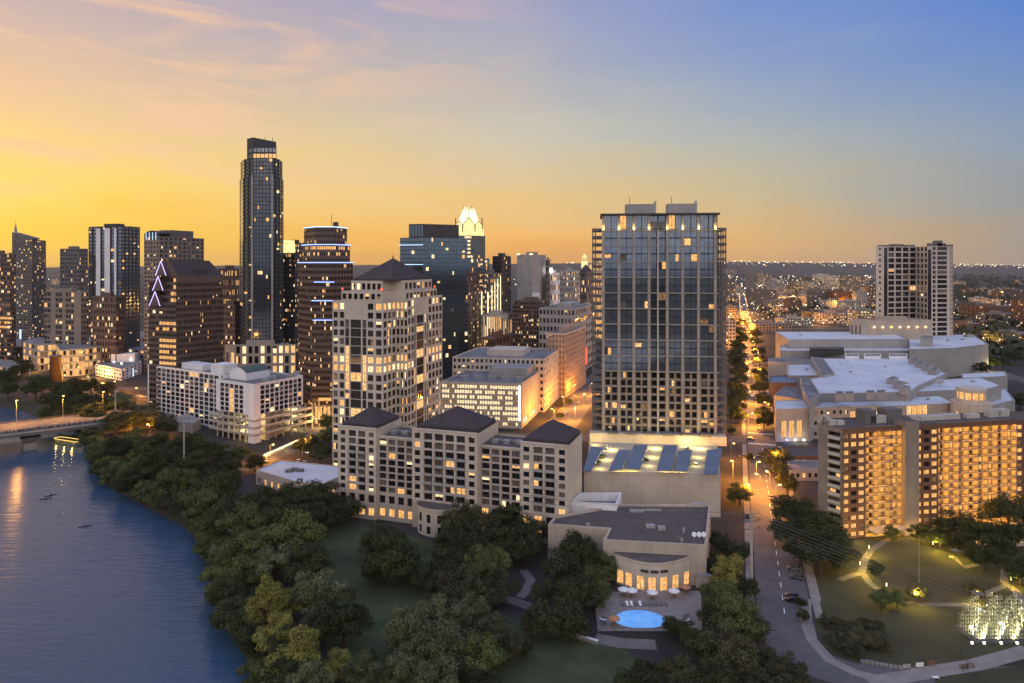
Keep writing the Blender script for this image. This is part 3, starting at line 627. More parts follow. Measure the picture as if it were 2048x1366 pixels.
for pts, z_, kk in ((q0, 100.6, 'blue'), (q1, 111.8, 'blue'), (q2, 123, 'cyan')):
    q = MB()
    for i in range(3): a, c_ = inset(pts, -.3)[i:i + 2]; q.tube((*a, z_), (*c_, z_), .28, m=0)
    B.part(q, 'neon_ledge', [kk])
for z_, f0, f1 in ((88.5, .1, 1), (77, .0, 1), (65, .05, 1)):
    a, c_ = inset(q0, -.3)[1:3]; q = MB(); l = lambda t: (a[0] + (c_[0] - a[0]) * t, a[1] + (c_[1] - a[1]) * t); q.tube((*l(f0), z_), (*l(f1), z_), .26); B.part(q, 'neon_ledge', ['blue'])
a, c_ = q0[1], q0[2]; u = unit((c_[0] - a[0], c_[1] - a[1]))
q = MB(); q.box(ad(ad(a, u, 4), (u[1], -u[0]), .6), u, 8, .5, 15.2, 17.0); B.part(q, 'lit_sign', ['gold'])
for k in range(5): q = MB(); q.box(ad(ad(a, u, 2 + k * 2.6), (u[1], -u[0]), .25), u, 1.5, .2, 1, 11.5); B.part(q, 'entrance_window', ['gold'])
lamp((a[0] + 6, a[1] - 8, 6), 9000, (1, .55, .15), B.root, .5)
q = MB(); p = def_(663, D + 14); q.tube((*p, 122), (*p, 131), .15); q.box((p[0] + 1, p[1]), (1, 0), 3, 2, 122, 126.5); B.part(q, 'antenna', ['dark'])
# brown office building with mansard roof and neon chevrons
C = def_(352, 452); ur = unit((.60, .80)); ul = unit((-.93, .37)); wr = solve(C, ur, 446); wl = solve(C, ul, 298)
B = Bld('gabled_office_building', 'brown granite office block with dark gabled roof and violet neon chevrons', 'building', C, ['brown', 'roofd'], 'gk', lit=.06, mix='gold lit gold litw', curt=.02)
la, rb_ = ad(C, ul, wl), ad(C, ur, wr); bk = ad(la, ur, wr)
endp = lambda r, c: 'gold' if r < 17 and 3 <= c <= 7 and r != 14 and random.random() < .85 else None
B.edge(la, C, 0, 74, win(8, 20, .97, .55, per=endp)); B.edge(C, rb_, 0, 88, win(26, 22, .62, .58, lit=.05))
B.wall.wallq(rb_, bk, 0, 88); B.wall.wallq(bk, la, 0, 88)
steps = []
for k, (z0, z1, f_) in enumerate(((74, 82.5, .80), (82.5, 91.5, .55))):
    a = ad(C, ul, wl * f_); p0 = ad(C, ur, 2); p1 = ad(a, ur, 2)
    B.edge(p1, p0, z0, z1, win(5, 2, .9, .55, per=lambda r, c: 'gold' if c >= 3 else None)); B.wall.wallq(ad(p1, ur, wr - 4), p1, z0, z1); steps.append((p1, p0, z0, z1))
B.wall.wallq(C, ad(C, ur, wr), 88, 91.5)
B.wall.face([(*la, 74), (*C, 74), (*rb_, 74), (*bk, 74)], 1); B.done()
q = MB(); a0, a1 = ad(C, ur, 1), ad(C, ur, wr); w2 = wl * .62; b0, b1 = ad(a0, ul, w2), ad(a1, ul, w2); m0, m1 = ad(ad(a0, ul, w2 * .5), ur, .0), ad(ad(a1, ul, w2 * .5), ur, -4)
z0, zr = 91.6, 102
q.face([(*a0, z0), (*a1, z0), (*m1, zr), (*m0, zr)]); q.face([(*b1, z0), (*b0, z0), (*m0, zr), (*m1, zr)]); q.face([(*b0, z0), (*a0, z0), (*m0, zr)], 1); q.face([(*a1, z0), (*b1, z0), (*m1, zr)], 1); B.part(q, 'roof', ['roofd', 'brown'])
q = MB(); p = ad(ad(a0, ur, wr * .36), ul, w2 * .08); q.box(p, ur, wr * .3, 3, 93.6, 96); B.part(q, 'roof_monitor', ['dark'])
for (apx, apy), (lx_, ly_), (rx_, ry_) in (((321.5, 522), (311, 551), (332, 551)), ((316, 553), (305, 581), (326, 581)), ((310, 583), (298, 612), (320, 612))):
    dd = lambda px: 452 + (352 - px) * .128 - 1.6
    pt = lambda px, py: (X(px, dd(px)), dd(px), Z(py, dd(px)))
    q = MB(); q.tube(pt(apx, apy), pt(lx_, ly_), .2); q.tube(pt(apx, apy), pt(rx_, ry_), .2); B.part(q, 'neon_chevron', ['neonw'])
    q = MB(); q.face([pt(lx_, ly_), pt(rx_, ry_), pt(apx, apy)]); q.v = [(x, y + .6, z_) for x, y, z_ in q.v]; q.face([(x + .8, y + 12, z_) for x, y, z_ in reversed(q.v[:3])])
    for i in range(3): j = (i + 1) % 3; q.face([q.v[j], q.v[i], (q.v[i][0] + .8, q.v[i][1] + 12, q.v[i][2]), (q.v[j][0] + .8, q.v[j][1] + 12, q.v[j][2])])
    B.part(q, 'stepped_gable', ['brown'])
# glass towers around the crown tower
sh = dict(rec=.12)
b = tower('blue_glass_tower', 'blue glass office tower with darker left face and black roof screen', 'tower', 800, 846, 935, 600, 475, ['dark', 'roofg'], win(8, 34, .93, .8, lit=.05, **sh), win(16, 34, .95, .9, lit=.035, **sh), 'gt', dr=unit((.86, .5)), roofbox=False, fin=False, mix='lit litw')
i_ = inset(b.pts, 3.2); b.prism(i_, b.zt, Z(448, 606), {0: win(5, 1, .8, .8)}, par=2); b.done()
q = MB(); a, c_ = inset(b.pts, -.3)[0:2]
for z_ in (Z(490, 605), Z(529, 605)): q.tube((*a, z_), (*c_, z_), .3)
b.part(q, 'neon_ledge', ['cyan'])
# crown tower
D = 690; A1, C1, B1 = def_(896, D + 10), def_(942, D), def_(979, D + 18)
B = Bld('crowned_glass_tower', 'glass tower under a glowing golden crown of folded triangular blades', 'tower', C1, ['dconc', 'roofg'], 'gt', lit=.3, mix='lit litw gold')
ft = [A1, C1, B1, ad(B1, (A1[0] - C1[0], A1[1] - C1[1]), 1)]
ft = [A1, C1, B1, (A1[0] + B1[0] - C1[0], A1[1] + B1[1] - C1[1])]
B.prism(ft, 0, 105, {0: win(6, 24, .93, .8, **sh), 1: win(8, 24, .9, .8, **sh)}); f2 = inset(ft, 2.5); B.prism(f2, 105, 128, {0: dict(cols=3, rows=6, fw=.95, fh=.5, per=lambda r, c: 'litw' if c == 2 else 'gt'), 1: win(6, 6, .8, .6, lit=.2)})
f3 = inset(ft, 4); B.prism(f3, 128, 134, {0: win(4, 1, .7, .7, lit=.6), 1: win(4, 1, .7, .7, lit=.6)}); B.done()
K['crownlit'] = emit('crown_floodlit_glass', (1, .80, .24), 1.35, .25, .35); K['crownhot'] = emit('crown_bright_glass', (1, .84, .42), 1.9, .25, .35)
cx, cy = sum(p[0] for p in f3) / 4, sum(p[1] for p in f3) / 4
def cpt(a, r): return (cx + r * math.cos(a), cy + r * math.sin(a))
rot0 = math.atan2(-NO[1], -NO[0])
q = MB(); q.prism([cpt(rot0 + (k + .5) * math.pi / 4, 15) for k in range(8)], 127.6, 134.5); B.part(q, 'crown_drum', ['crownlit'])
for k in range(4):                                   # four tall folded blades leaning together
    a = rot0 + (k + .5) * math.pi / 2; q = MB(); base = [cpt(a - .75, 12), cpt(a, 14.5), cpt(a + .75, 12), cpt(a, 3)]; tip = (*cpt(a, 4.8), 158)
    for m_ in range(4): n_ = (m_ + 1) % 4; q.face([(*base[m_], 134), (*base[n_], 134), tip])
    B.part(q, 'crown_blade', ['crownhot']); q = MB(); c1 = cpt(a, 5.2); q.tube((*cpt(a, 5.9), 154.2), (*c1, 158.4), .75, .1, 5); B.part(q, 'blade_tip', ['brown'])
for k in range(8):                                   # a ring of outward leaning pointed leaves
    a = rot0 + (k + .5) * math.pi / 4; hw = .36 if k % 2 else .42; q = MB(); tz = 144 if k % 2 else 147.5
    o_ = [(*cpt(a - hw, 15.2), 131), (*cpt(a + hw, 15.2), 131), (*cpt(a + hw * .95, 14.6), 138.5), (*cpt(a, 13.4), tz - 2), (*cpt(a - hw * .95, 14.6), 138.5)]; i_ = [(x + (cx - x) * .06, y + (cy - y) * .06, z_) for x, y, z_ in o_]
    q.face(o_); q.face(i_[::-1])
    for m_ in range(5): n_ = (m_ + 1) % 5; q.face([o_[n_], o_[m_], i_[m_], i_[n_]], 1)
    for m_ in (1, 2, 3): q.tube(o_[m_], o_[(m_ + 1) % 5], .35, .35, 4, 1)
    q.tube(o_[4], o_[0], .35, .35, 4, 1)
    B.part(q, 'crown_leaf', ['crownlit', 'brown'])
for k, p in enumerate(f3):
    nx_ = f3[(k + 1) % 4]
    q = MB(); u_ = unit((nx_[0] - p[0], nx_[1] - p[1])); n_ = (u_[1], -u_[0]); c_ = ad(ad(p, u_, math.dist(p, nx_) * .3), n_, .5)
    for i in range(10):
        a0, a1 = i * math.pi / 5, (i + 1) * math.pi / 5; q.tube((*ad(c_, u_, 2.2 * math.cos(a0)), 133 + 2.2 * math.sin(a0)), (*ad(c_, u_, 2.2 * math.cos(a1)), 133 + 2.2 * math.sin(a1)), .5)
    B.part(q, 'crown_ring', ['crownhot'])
TW_ = [
 ('finned_glass_block', 'green glass block with tall lit vertical fins under the crowned tower', 955, 980, 1003, 668, 546, 'dconc', (7, 18), (6, 18), 'gt', .3),
 ('dark_slab_tower', 'dark flat topped tower standing just east of the crowned tower', 985, 1004, 1022, 720, 512, 'navy', (4, 24), (5, 24), 'gk', .05),
 ('grey_slab_tower', 'blank blue grey slab tower with white rooftop lamps', 1034, 1064, 1092, 760, 509, 'conc', None, None, 'gd', 0),
 ('small_glass_tower', 'slim grey tower tucked behind the blank grey slab', 1091, 1095, 1100, 790, 520, 'dconc', (2, 14), (3, 14), 'gd', .05),
 ('grid_office_block', 'small white gridded office block with a glowing white sign', 1094, 1108, 1120, 800, 546, 'white', (4, 8), (3, 8), 'gk', .25),
 ('lit_office_block', 'blue grey office block with scattered yellow windows', 1119, 1150, 1160, 830, 541, 'conc', (9, 14), (3, 14), 'gb', .25),
 ('hipped_office_block', 'dark office block with hipped roof below the lit clock tower', 1159, 1172, 1184, 860, 543, 'dconc', (4, 10), (4, 10), 'gd', .2),
 ('golden_office_tower', 'golden lit office tower seen through the open balcony frames', 1178, 1196, 1206, 900, 527, 'tan', (8, 10), (4, 10), 'gk', .9),
 ('round_top_condominium', 'beige condominium tower with arched roof and glazed corner bay', 288, 318, 408, 640, 473, 'tanb', (5, 32), (10, 32), 'gd', .09),
 ('white_panel_tower', 'dark tall apartment tower with white vertical panels', 177, 243, 280, 740, 452, 'navy', (8, 36), (5, 36), 'gb', .07),
 ('brick_lowrise', 'dark brown mid rise in front of the white panelled tower', 181, 232, 249, 640, 593, 'brown', (9, 12), (3, 12), 'gk', .16),
 ('striped_beige_block', 'beige block with three dark vertical window bands', 88, 162, 178, 660, 584, 'tanb', (9, 14), (3, 14), 'gk', .08),
 ('narrow_grey_tower', 'flat topped grey apartment tower beyond the striped beige block', 120, 158, 176, 900, 497, 'dconc', (9, 22), (4, 22), 'gk', .08),
 ('brown_band_tower', 'brown banded office building with two golden floors at the picture edge', -40, 20, 32, 720, 507, 'brown', (10, 24), (3, 24), 'gk', .28),
 ('golden_frame_building', 'half built frame building glowing golden beside the tallest tower', 437, 466, 482, 700, 537, 'brown', (7, 10), (4, 10), 'gk', .8),
 ('crown_lit_glass_block', 'glass office block with bright fluted crown behind the neon ledged tower', 566, 590, 612, 640, 486, 'navy', (6, 26), (5, 26), 'gb', .2),
 ('brown_bay_building', 'brown mid rise with golden window columns below the crowned tower', 890, 933, 962, 640, 546, 'brown', (8, 26), (7, 26), 'gk', .18),
 ('column_front_building', 'pale building front of slim lit columns below the crowned tower', 962, 1006, 1024, 640, 630, 'lime', (12, 2), (5, 2), 'gk', .7),
 ('brown_retail_block', 'low brown brick block with rows of lit windows behind the garage', 962, 985, 1024, 600, 676, 'brick', (5, 4), (6, 4), 'gk', .4),
 ('bronze_hotel', 'bronze glass hotel with a beige top storey behind the parking garage', 1025, 1078, 1100, 640, 603, 'brown', (10, 17), (4, 17), 'gk', .16),
 ('grey_flat_hotel', 'wide blank grey hotel with a lit roof edge', 1078, 1150, 1190, 620, 617, 'conc', (10, 8), (8, 8), 'gd', .06),
 ('brown_base_block', 'brown low block under the gabled building beyond the hotel', 430, 470, 500, 620, 610, 'brown', (8, 12), (5, 12), 'gk', .12),
]
for nm, lb, pl, pc, pr, D, yt, mt_, a, c_, g_, lt in TW_:
    lt = min(.9, lt * 1.6)
    zt = Z(yt, D)
    spl = win(*a, .62, .55) if a else None; spr = win(*c_, .6, .55) if c_ else None
    kw = dict(curt=.1)
    if nm == 'brown_band_tower': spl['per'] = lambda r, c: 'gold' if 7 <= r <= 9 and random.random() < .85 else None; spl['fw'] = .95
    if nm == 'striped_beige_block': spl = [(2, win(2, 14, .9, .7)), (1.3, None), (2, win(2, 14, .9, .7)), (.9, None), (2.4, win(3, 14, .9, .7)), (2, None)]
    if nm == 'white_panel_tower': spl = [(.7, win(1, 36, .8, .6)), (.8, win(1, 36, .9, .6, rec=.9)), (.8, None), (.8, win(1, 36, .9, .7, rec=.9)), (1, None), (.8, win(1, 36, .9, .7, rec=.9)), (.4, None), (.9, win(1, 36, .9, .7, rec=.9))]
    if nm == 'column_front_building': spl['fw'] = .6; spl['fh'] = .85
    if nm == 'finned_glass_block': kw['mix'] = 'lit litw gold'
    if nm == 'golden_office_tower': spl.update(fw=.95, fh=.7); spr.update(fw=.95, fh=.7); kw['mix'] = 'gold lit gold'
    if nm == 'golden_frame_building': kw['mix'] = 'gold lit dimlit'
    b = tower(nm, lb, 'tower' if zt > 75 else 'building', pl, pc, pr, D, yt, [mt_, 'roofg', 'white'], spl, spr, g_, lt, fin=False, **kw)
    if nm == 'white_panel_tower':
        for f0, f1 in ((1.5, 2.3), (3.1, 4.1), (4.9, 5.3)):
            q = MB(); u = (-b.dl[0], -b.dl[1]); q.box(ad(ad(b.pts[0], u, b.wl * f0 / 6.2), (u[1], -u[0]), .5), u, b.wl * (f1 - f0) / 6.2, .4, 38, zt - 2); b.part(q, 'white_panel', ['white'])
    if nm == 'grey_slab_tower':
        q = MB(); q.box(ad(b.C, NO, 1), (1, 0), 8, 12, 20, zt - 42); b.part(q, 'pale_wing', ['white'])
        for s in (.05, .9): q = MB(); q.cbox((*ad(b.C, b.dl, b.wl * s), zt + .4), 3, 1, 1); b.part(q, 'roof_lamp', ['lampy'])
    if nm == 'finned_glass_block':
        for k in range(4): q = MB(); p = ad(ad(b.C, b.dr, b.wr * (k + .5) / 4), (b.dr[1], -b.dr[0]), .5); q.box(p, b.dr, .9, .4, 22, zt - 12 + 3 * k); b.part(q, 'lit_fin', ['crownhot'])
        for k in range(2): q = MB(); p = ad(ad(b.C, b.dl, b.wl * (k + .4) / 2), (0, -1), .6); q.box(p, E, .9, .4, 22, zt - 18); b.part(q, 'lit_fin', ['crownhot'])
    if nm == 'grid_office_block': q = MB(); q.box(ad(b.C, b.dl, 10), E, 8, .6, zt + .5, zt + 5.5); q.v = [(x, y - .8, z_) for x, y, z_ in q.v]; b.part(q, 'lit_sign', ['lampw'])
    if nm == 'hipped_office_block': q = MB(); q.hip(inset(b.pts, -.4), zt + .5, (sum(p[0] for p in b.pts) / 4, sum(p[1] for p in b.pts) / 4), zt + 9); b.part(q, 'roof', ['roofd'])
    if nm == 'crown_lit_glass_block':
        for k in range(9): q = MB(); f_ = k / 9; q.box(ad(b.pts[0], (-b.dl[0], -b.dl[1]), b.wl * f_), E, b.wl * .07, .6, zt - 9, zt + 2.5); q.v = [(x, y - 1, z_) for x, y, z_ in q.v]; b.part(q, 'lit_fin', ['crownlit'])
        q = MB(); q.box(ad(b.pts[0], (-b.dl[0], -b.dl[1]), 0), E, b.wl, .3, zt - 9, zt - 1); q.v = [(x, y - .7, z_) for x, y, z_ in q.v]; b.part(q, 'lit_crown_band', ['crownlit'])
    if nm == 'round_top_condominium':
        q = MB(); w = b.wl * .98; c0 = ad(b.pts[0], (-b.dl[0], -b.dl[1]), .3)
        u = (-b.dl[0], -b.dl[1]); pts = [(i / 10, 3 + 2.6 * math.sin(math.pi * i / 10)) for i in range(11)]
        fr = [(*ad(c0, u, w * f_), zt + h) for f_, h in pts]; bkk = [(x + NO[0] * 14, y + NO[1] * 14, z_) for x, y, z_ in fr]
        q.face([(*c0, zt)] + fr[::1][:0] + [(*ad(c0, u, w), zt)] + fr[::-1]); q.face([(*ad(ad(c0, u, w), NO, 14), zt), (*ad(c0, NO, 14), zt)] + bkk)
        for i in range(10): q.face([fr[i], fr[i + 1], bkk[i + 1], bkk[i]])
        b.part(q, 'arched_roof', ['dark'])
        for k in range(4): q = MB(); p = ad(ad(c0, u, w * (.15 + .22 * k)), (u[1], -u[0]), .4); q.tube((*p, zt - 3), (*p, zt + 4), .22); b.part(q, 'lit_rib', ['cyan'])
        q = MB(); p = ad(b.C, NO, b.wr * .25); q.box(p, NO, b.wr * .5, 14, zt, zt + 6.5); b.part(q, 'penthouse', ['dconc'])
    b.done()
# spired condominium tower at the far west
D = 900; A_, C_, B_ = def_(24, D + 20), def_(64, D), def_(92, D + 45); pts = [A_, C_, B_, (A_[0] + B_[0] - C_[0], A_[1] + B_[1] - C_[1])]
B = Bld('spired_condominium_tower', 'grey condominium tower with raised corner and needle spire', 'tower', C_, ['dconc', 'roofg'], 'gk', lit=.22, mix='lit litw dimlit lit')
B.prism(pts, 0, 131, {0: win(9, 36, .6, .6), 1: win(6, 36, .6, .6)}); B.done()
q = MB(); a, c_ = pts[0], pts[1]
q.face([(*a, 131), (*c_, 131), (*c_, 133), (*a, 141)]); q.face([(*c_, 131), (*ad(c_, NO, 10), 131), (*ad(c_, NO, 10), 133), (*c_, 133)]); q.face([(*ad(a, NO, 10), 131), (*a, 131), (*a, 141), (*ad(a, NO, 10), 141)])
q.face([(*ad(c_, NO, 10), 131), (*ad(a, NO, 10), 131), (*ad(a, NO, 10), 141), (*ad(c_, NO, 10), 133)]); q.face([(*a, 141), (*c_, 133), (*ad(c_, NO, 10), 133), (*ad(a, NO, 10), 141)]); B.part(q, 'raised_crown', ['dconc'])
p = ad(ad(a, E, 2.5), NO, 3); q = MB(); q.tube((*p, 139), (*p, 147), 1.8, 1.5, 8); q.tube((*p, 147), (*p, 151), 1.1, .6, 8); q.tube((*p, 151), (*p, 158), .3, .1); B.part(q, 'spire', ['conc'])
# lit bell tower far away
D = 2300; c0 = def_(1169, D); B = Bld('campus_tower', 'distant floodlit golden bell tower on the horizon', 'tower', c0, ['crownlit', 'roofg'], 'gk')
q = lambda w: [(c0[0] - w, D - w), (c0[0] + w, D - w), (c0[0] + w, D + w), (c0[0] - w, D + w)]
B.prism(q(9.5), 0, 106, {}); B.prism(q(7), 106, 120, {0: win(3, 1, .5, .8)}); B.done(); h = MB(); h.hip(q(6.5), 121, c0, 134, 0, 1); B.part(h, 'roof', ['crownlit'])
# parking garage with lit slots
D = 423; C = def_(1043, 423); dl, dr = unit((-.985, .17)), unit((.25, .968))
wl = solve(C, dl, 884); wr = solve(C, dr, 1087); zt = 27.5
B = Bld('parking_garage', 'pale parking garage with rows of white lit slots behind the hotel', 'parking garage', C, ['lime', 'roofg', 'tan'], 'gd', lit=.0)
A_, B_ = ad(C, dl, wl), ad(C, dr, wr)
B.edge(A_, C, 0, zt, [(wl - 2.2, win(30, 8, .74, .6, rec=.3, mt=1.2, mb=1, per=lambda r, c: 'litw' if random.random() < .78 - (8 - r) * .02 else 'dimlit')), (2.2, None)])
B.edge(C, B_, 0, zt, win(3, 1, .6, .12, sill=2.0, per=lambda r, c: 'litw')); B.wall.wallq(B_, ad(A_, dr, wr), 0, zt); B.wall.wallq(ad(A_, dr, wr), A_, 0, zt)
B.wall.face([(*C, zt - 1), (*B_, zt - 1), (*ad(A_, dr, wr), zt - 1), (*A_, zt - 1)], 1); B.done()
q = MB(); q.box(ad(ad(C, dl, 1.6), (0, -1), .3), (1, 0), .7, .25, 5, zt - 1.5); B.part(q, 'lit_strip', ['lampw'])
for k in range(5): q = MB(); q.box(ad(ad(C, dl, wl * (.15 + .18 * k)), dr, wr * .25), (1, 0), 5, 3, zt - 1, zt + 1.2); B.part(q, 'rooftop_unit', ['steel'])
q = MB(); c1 = ad(ad(C, dl, wl * .55), dr, wr * .4); q.prism([c1, ad(c1, dl, -wl * .5), ad(ad(c1, dl, -wl * .5), dr, wr * .6), ad(c1, dr, wr * .6)], zt - 1, zt + 5); B.part(q, 'upper_deck', ['conc'])
b = tower('lit_office_annex', 'pale office annex with bright side windows on the orange street', 'building', 905, 1088, 1121, 470, 718, ['lime', 'roofg'], win(20, 8, .55, .5), win(12, 8, .5, .5, lit=.5), 'gd', .1, dl=unit((-.985, .17)), dr=unit((.25, .968)), mix='litw lit')
b = tower('brick_hotel', 'brick hotel with pale upper storeys and red vertical sign', 'hotel', 1091, 1130, 1172, 520, 667, ['brickl', 'roofg', 'lime'], win(6, 12, .3, .5), win(12, 12, .38, .5), 'gd', .1, fin=False, mix='lit dimlit')
for i in range(2):
    pp = inset(b.pts, -.12); q = MB(); q.wallq(pp[i], pp[i + 1], b.zt - 1.2, b.zt); b.part(q, 'cornice', ['lime'])
b.done(); u = b.dr; p = ad(ad(b.C, u, b.wr - 3), (u[1], -u[0]), 1.2)
q = MB(); q.box(p, u, 1.2, .5, 16, 30); b.part(q, 'vertical_sign', ['red'])
# twin winged hotel tower at the right
D = 735; pt = lambda px, d: (X(px, d), d)
B = Bld('twin_wing_hotel_tower', 'pale twin winged hotel tower with dark glass bays above the white roofs', 'tower', pt(1752, D), ['lime', 'roofg', 'tan'], 'gd', lit=.05, mix='lit litw gold', curt=.05)
zt = 118
f_ = [pt(1752, D), pt(1768, D), pt(1833, D + 14), pt(1855, D - 12), pt(1900, D - 6), pt(1906, D + 14), pt(1900, D + 40), pt(1752, D + 40)]
B.edge(f_[0], f_[1], 0, zt, [(1, win(1, 20, .25, .4))]); B.edge(f_[1], f_[2], 0, zt, [(.5, dict(cols=1, rows=1, fw=.98, fh=.82, rec=.5, sill=20)), (4, win(4, 20, .80, .74))]); B.edge(f_[2], f_[3], 0, zt, win(3, 20, .6, .7)); B.edge(f_[3], f_[4], 0, zt, [(.5, dict(cols=1, rows=1, fw=.9, fh=.85, sill=14)), (.6, win(1, 24, .6, .7)), (1.3, win(1, 24, .9, .74)), (.3, None)])
B.edge(f_[4], f_[5], 0, zt, win(2, 24, .6, .7)); B.wall.wallq(f_[5], f_[6], 0, zt); B.wall.wallq(f_[6], f_[7], 0, zt); B.wall.wallq(f_[7], f_[0], 0, zt); B.wall.face([(*p, zt - 1) for p in f_], 1); B.done()
for px, w, h in ((1762, 14, 2), (1785, 12, 3), (1808, 12, 2.2), (1862, 16, 4), (1874, 6, 7), (1888, 10, 2.5)): q = MB(); q.box(pt(px, D + 24), (1, 0), w, 8, zt - 1, zt + h); B.part(q, 'rooftop_unit', ['dconc'])
# hotel podium with orange lamps
b = tower('hotel_podium', 'low pale hotel podium with a row of orange wall lamps', 'building', 1700, 1724, 1864, 690, 640, ['tan', 'roofb'], win(3, 2, .3, .5), win(7, 1, .9, .3, sill=4), 'gd', .1, dl=unit((-.5, .86)), dr=unit((1, .03)), deep=30, fin=True)
for k in range(7): p = ad(ad(b.C, b.dr, 12 + k * 8.6), (0, -1), .8); q = MB(); q.cbox((*p, b.zt - 7), 1.1, .6, 1.1); b.part(q, 'wall_lamp', ['lampo'])
# ------------------------------------------------------------------ white hotel over its garage
C = (-143, 388); dl, dr = unit((-.85, .53)), unit((.5, .866)); C_G, dl_G, dr_G = C, dl, dr
wl = solve(C, dl, 432); wr = solve(C, dr, 606); zt = 33.2; zm = 15.5
B = Bld('white_grid_hotel', 'white concrete hotel with grid of arched dark window bays on an open garage', 'hotel', C, ['white', 'roofg', 'conc'], 'gd', lit=.07, mix='lit gold litw dimlit', curt=.1)
A_, B_ = ad(C, dl, wl), ad(C, dr, wr)
B.edge(A_, C, zm, zt, [(.9, None), (5.6, win(5, 6, .86, .86, rec=.5, mt=1.6, arch=1, per=lambda r, c: 'gold' if c == 2 and r < 5 else None)), (2.4, None)])
B.edge(C, B_, zm, zt, [(2.2, None), (16, win(9, 6, .86, .86, rec=.5, mt=1.4, arch=1)), (.4, None)])
B.wall.wallq(B_, ad(A_, dr, wr), zm, zt); B.wall.wallq(ad(A_, dr, wr), A_, zm, zt); bk = ad(A_, dr, wr)
B.wall.face([(*p, zt - .8) for p in (A_, C, B_, bk)], 1); B.wall.face([(*p, zm) for p in (bk, B_, C, A_)], 2)
# long rear wing
l0 = (X(450, 421), 421); wl2 = solve(l0, dl, 295.5); l1 = ad(l0, dl, wl2)
B.edge(l1, l0, 0, 33.2, [(1.1, win(1, 11, .4, .5, mb=1)), (14, win(14, 11, .88, .88, rec=.5, mt=1.2, mb=1, arch=1)), (1.2, win(1, 11, .3, .4, mb=1))])
bq = [l0, ad(l0, dr, 18), ad(l1, dr, 18), l1]
for i in range(3): B.wall.wallq(bq[i], bq[i + 1], 0, 33.2)
B.wall.face([(*p, 32.4) for p in bq], 1); B.done()
def garage_level(z0, z1, light):
    q = MB(); q.prism([ad(A_, dl, 7), ad(C, dl, .5), ad(ad(C, dr, .5), dl, .5), ad(B_, dr, 7), ad(ad(B_, dr, 7), dl, 18), ad(ad(A_, dl, 7), dr, 20)], z0, z0 + .4, bottom=True); B.part(q, 'garage_floor', ['conc'])
    for a, c_ in ((ad(A_, dl, 7), C), (C, ad(B_, dr, 7))):
        u = unit((c_[0] - a[0], c_[1] - a[1])); q = MB(); q.box(a, u, math.dist(a, c_), .25, z0 - .25, z0 + 1.15); B.part(q, 'garage_parapet', ['lime'])
    if light:
        for p in (ad(ad(C, dl, 6), dr, 5), ad(ad(C, dr, 14), dl, 6), ad(ad(C, dr, 34), dl, 6), ad(ad(C, dl, 16), dr, 5)): lamp((*p, z0 + 2.6), 2200, (1, .80, .36), B.root, .3)
for z0 in (4.0, 8, 12): garage_level(z0, z0 + 4, z0 < 12.5)
for p in (ad(ad(C, dl, 8), dr, 4), ad(ad(C, dr, 16), dl, 6), ad(ad(C, dr, 36), dl, 6)): lamp((*p, 2.8), 2600, (1, .8, .28), B.root, .3)
q = MB(); q.prism([ad(ad(A_, dl, 6), dr, 9), ad(ad(C, dl, 1), dr, 9), ad(ad(B_, dl, 9), dr, -1), ad(ad(B_, dl, 16), dr, 5), ad(ad(A_, dl, 6), dr, 18)], 0, zm); B.part(q, 'garage_core', ['tan'])
for i in range(7): q = MB(); q.box(ad(C, dl, 3 + i * 5), (1, 0), .7, .7, 0, zm); B.part(q, 'garage_column', ['conc'])
for i in range(9): q = MB(); q.box(ad(ad(C, dr, 4 + i * 5.6), dl, .6), (1, 0), .7, .7, 0, zm); B.part(q, 'garage_column', ['conc'])
u = (-dl[0], -dl[1]); q = MB(); q.prism([ad(C, dl, 5), ad(C, dl, 0), ad(C, dr, 5), ad(ad(C, dr, 5), dl, 4)], 0, zm); B.part(q, 'corner_pier', ['white'])
# roof structures
q = MB(); p = ad(ad(l0, dl, 4), dr, 3); u = (-dl[0], -dl[1]); q.box(ad(p, dl, 14), u, 12, 10, 32.4, 38); B.part(q, 'stair_house', ['white'])
q = MB(); p = ad(ad(A_, dr, 8), dl, -2); w = 15; L_ = 17; fr = [(*ad(p, u, w * i / 10), 36.6 + 3.0 * math.sin(math.pi * i / 10)) for i in range(11)]; bk_ = [(x + dr[0] * L_, y + dr[1] * L_, z) for x, y, z in fr]
q.face([(*p, 32.4), (*ad(p, u, w), 32.4)] + fr[::-1]); q.face([(*ad(ad(p, u, w), dr, L_), 32.4), (*ad(p, dr, L_), 32.4)] + bk_); q.wallq(ad(p, u, w), ad(ad(p, u, w), dr, L_), 32.4, 36.6); q.wallq(ad(p, dr, L_), p, 32.4, 36.6)
K['copper'] = mat('green_copper_roof', (.07, .10, .09), .6, .2, .3)
for i in range(10): q.face([fr[i], fr[i + 1], bk_[i + 1], bk_[i]], 1)
B.part(q, 'vaulted_roof_house', ['white', 'copper'])
q = MB(); q.box(ad(ad(l1, u, 30), dr, 5), u, 22, 9, 32.4, 36); B.part(q, 'plant_room', ['white'])
for k in range(4): q = MB(); q.box(ad(ad(C, dr, 12 + k * 9), dl, 8 + k % 2 * 4), (1, 0), 4, 2.5, zt - .8, zt + .8); B.part(q, 'rooftop_unit', ['steel'])
# pool terrace building in front
q = MB(); tb = [G(338, 840, 6), G(386, 846, 6), G(402, 838, 6), G(372, 826, 6)]; tb = tb if area2(tb) > 0 else tb[::-1]; q.prism(tb, 0, 6); B.part(q, 'low_wing', ['cgrey'])
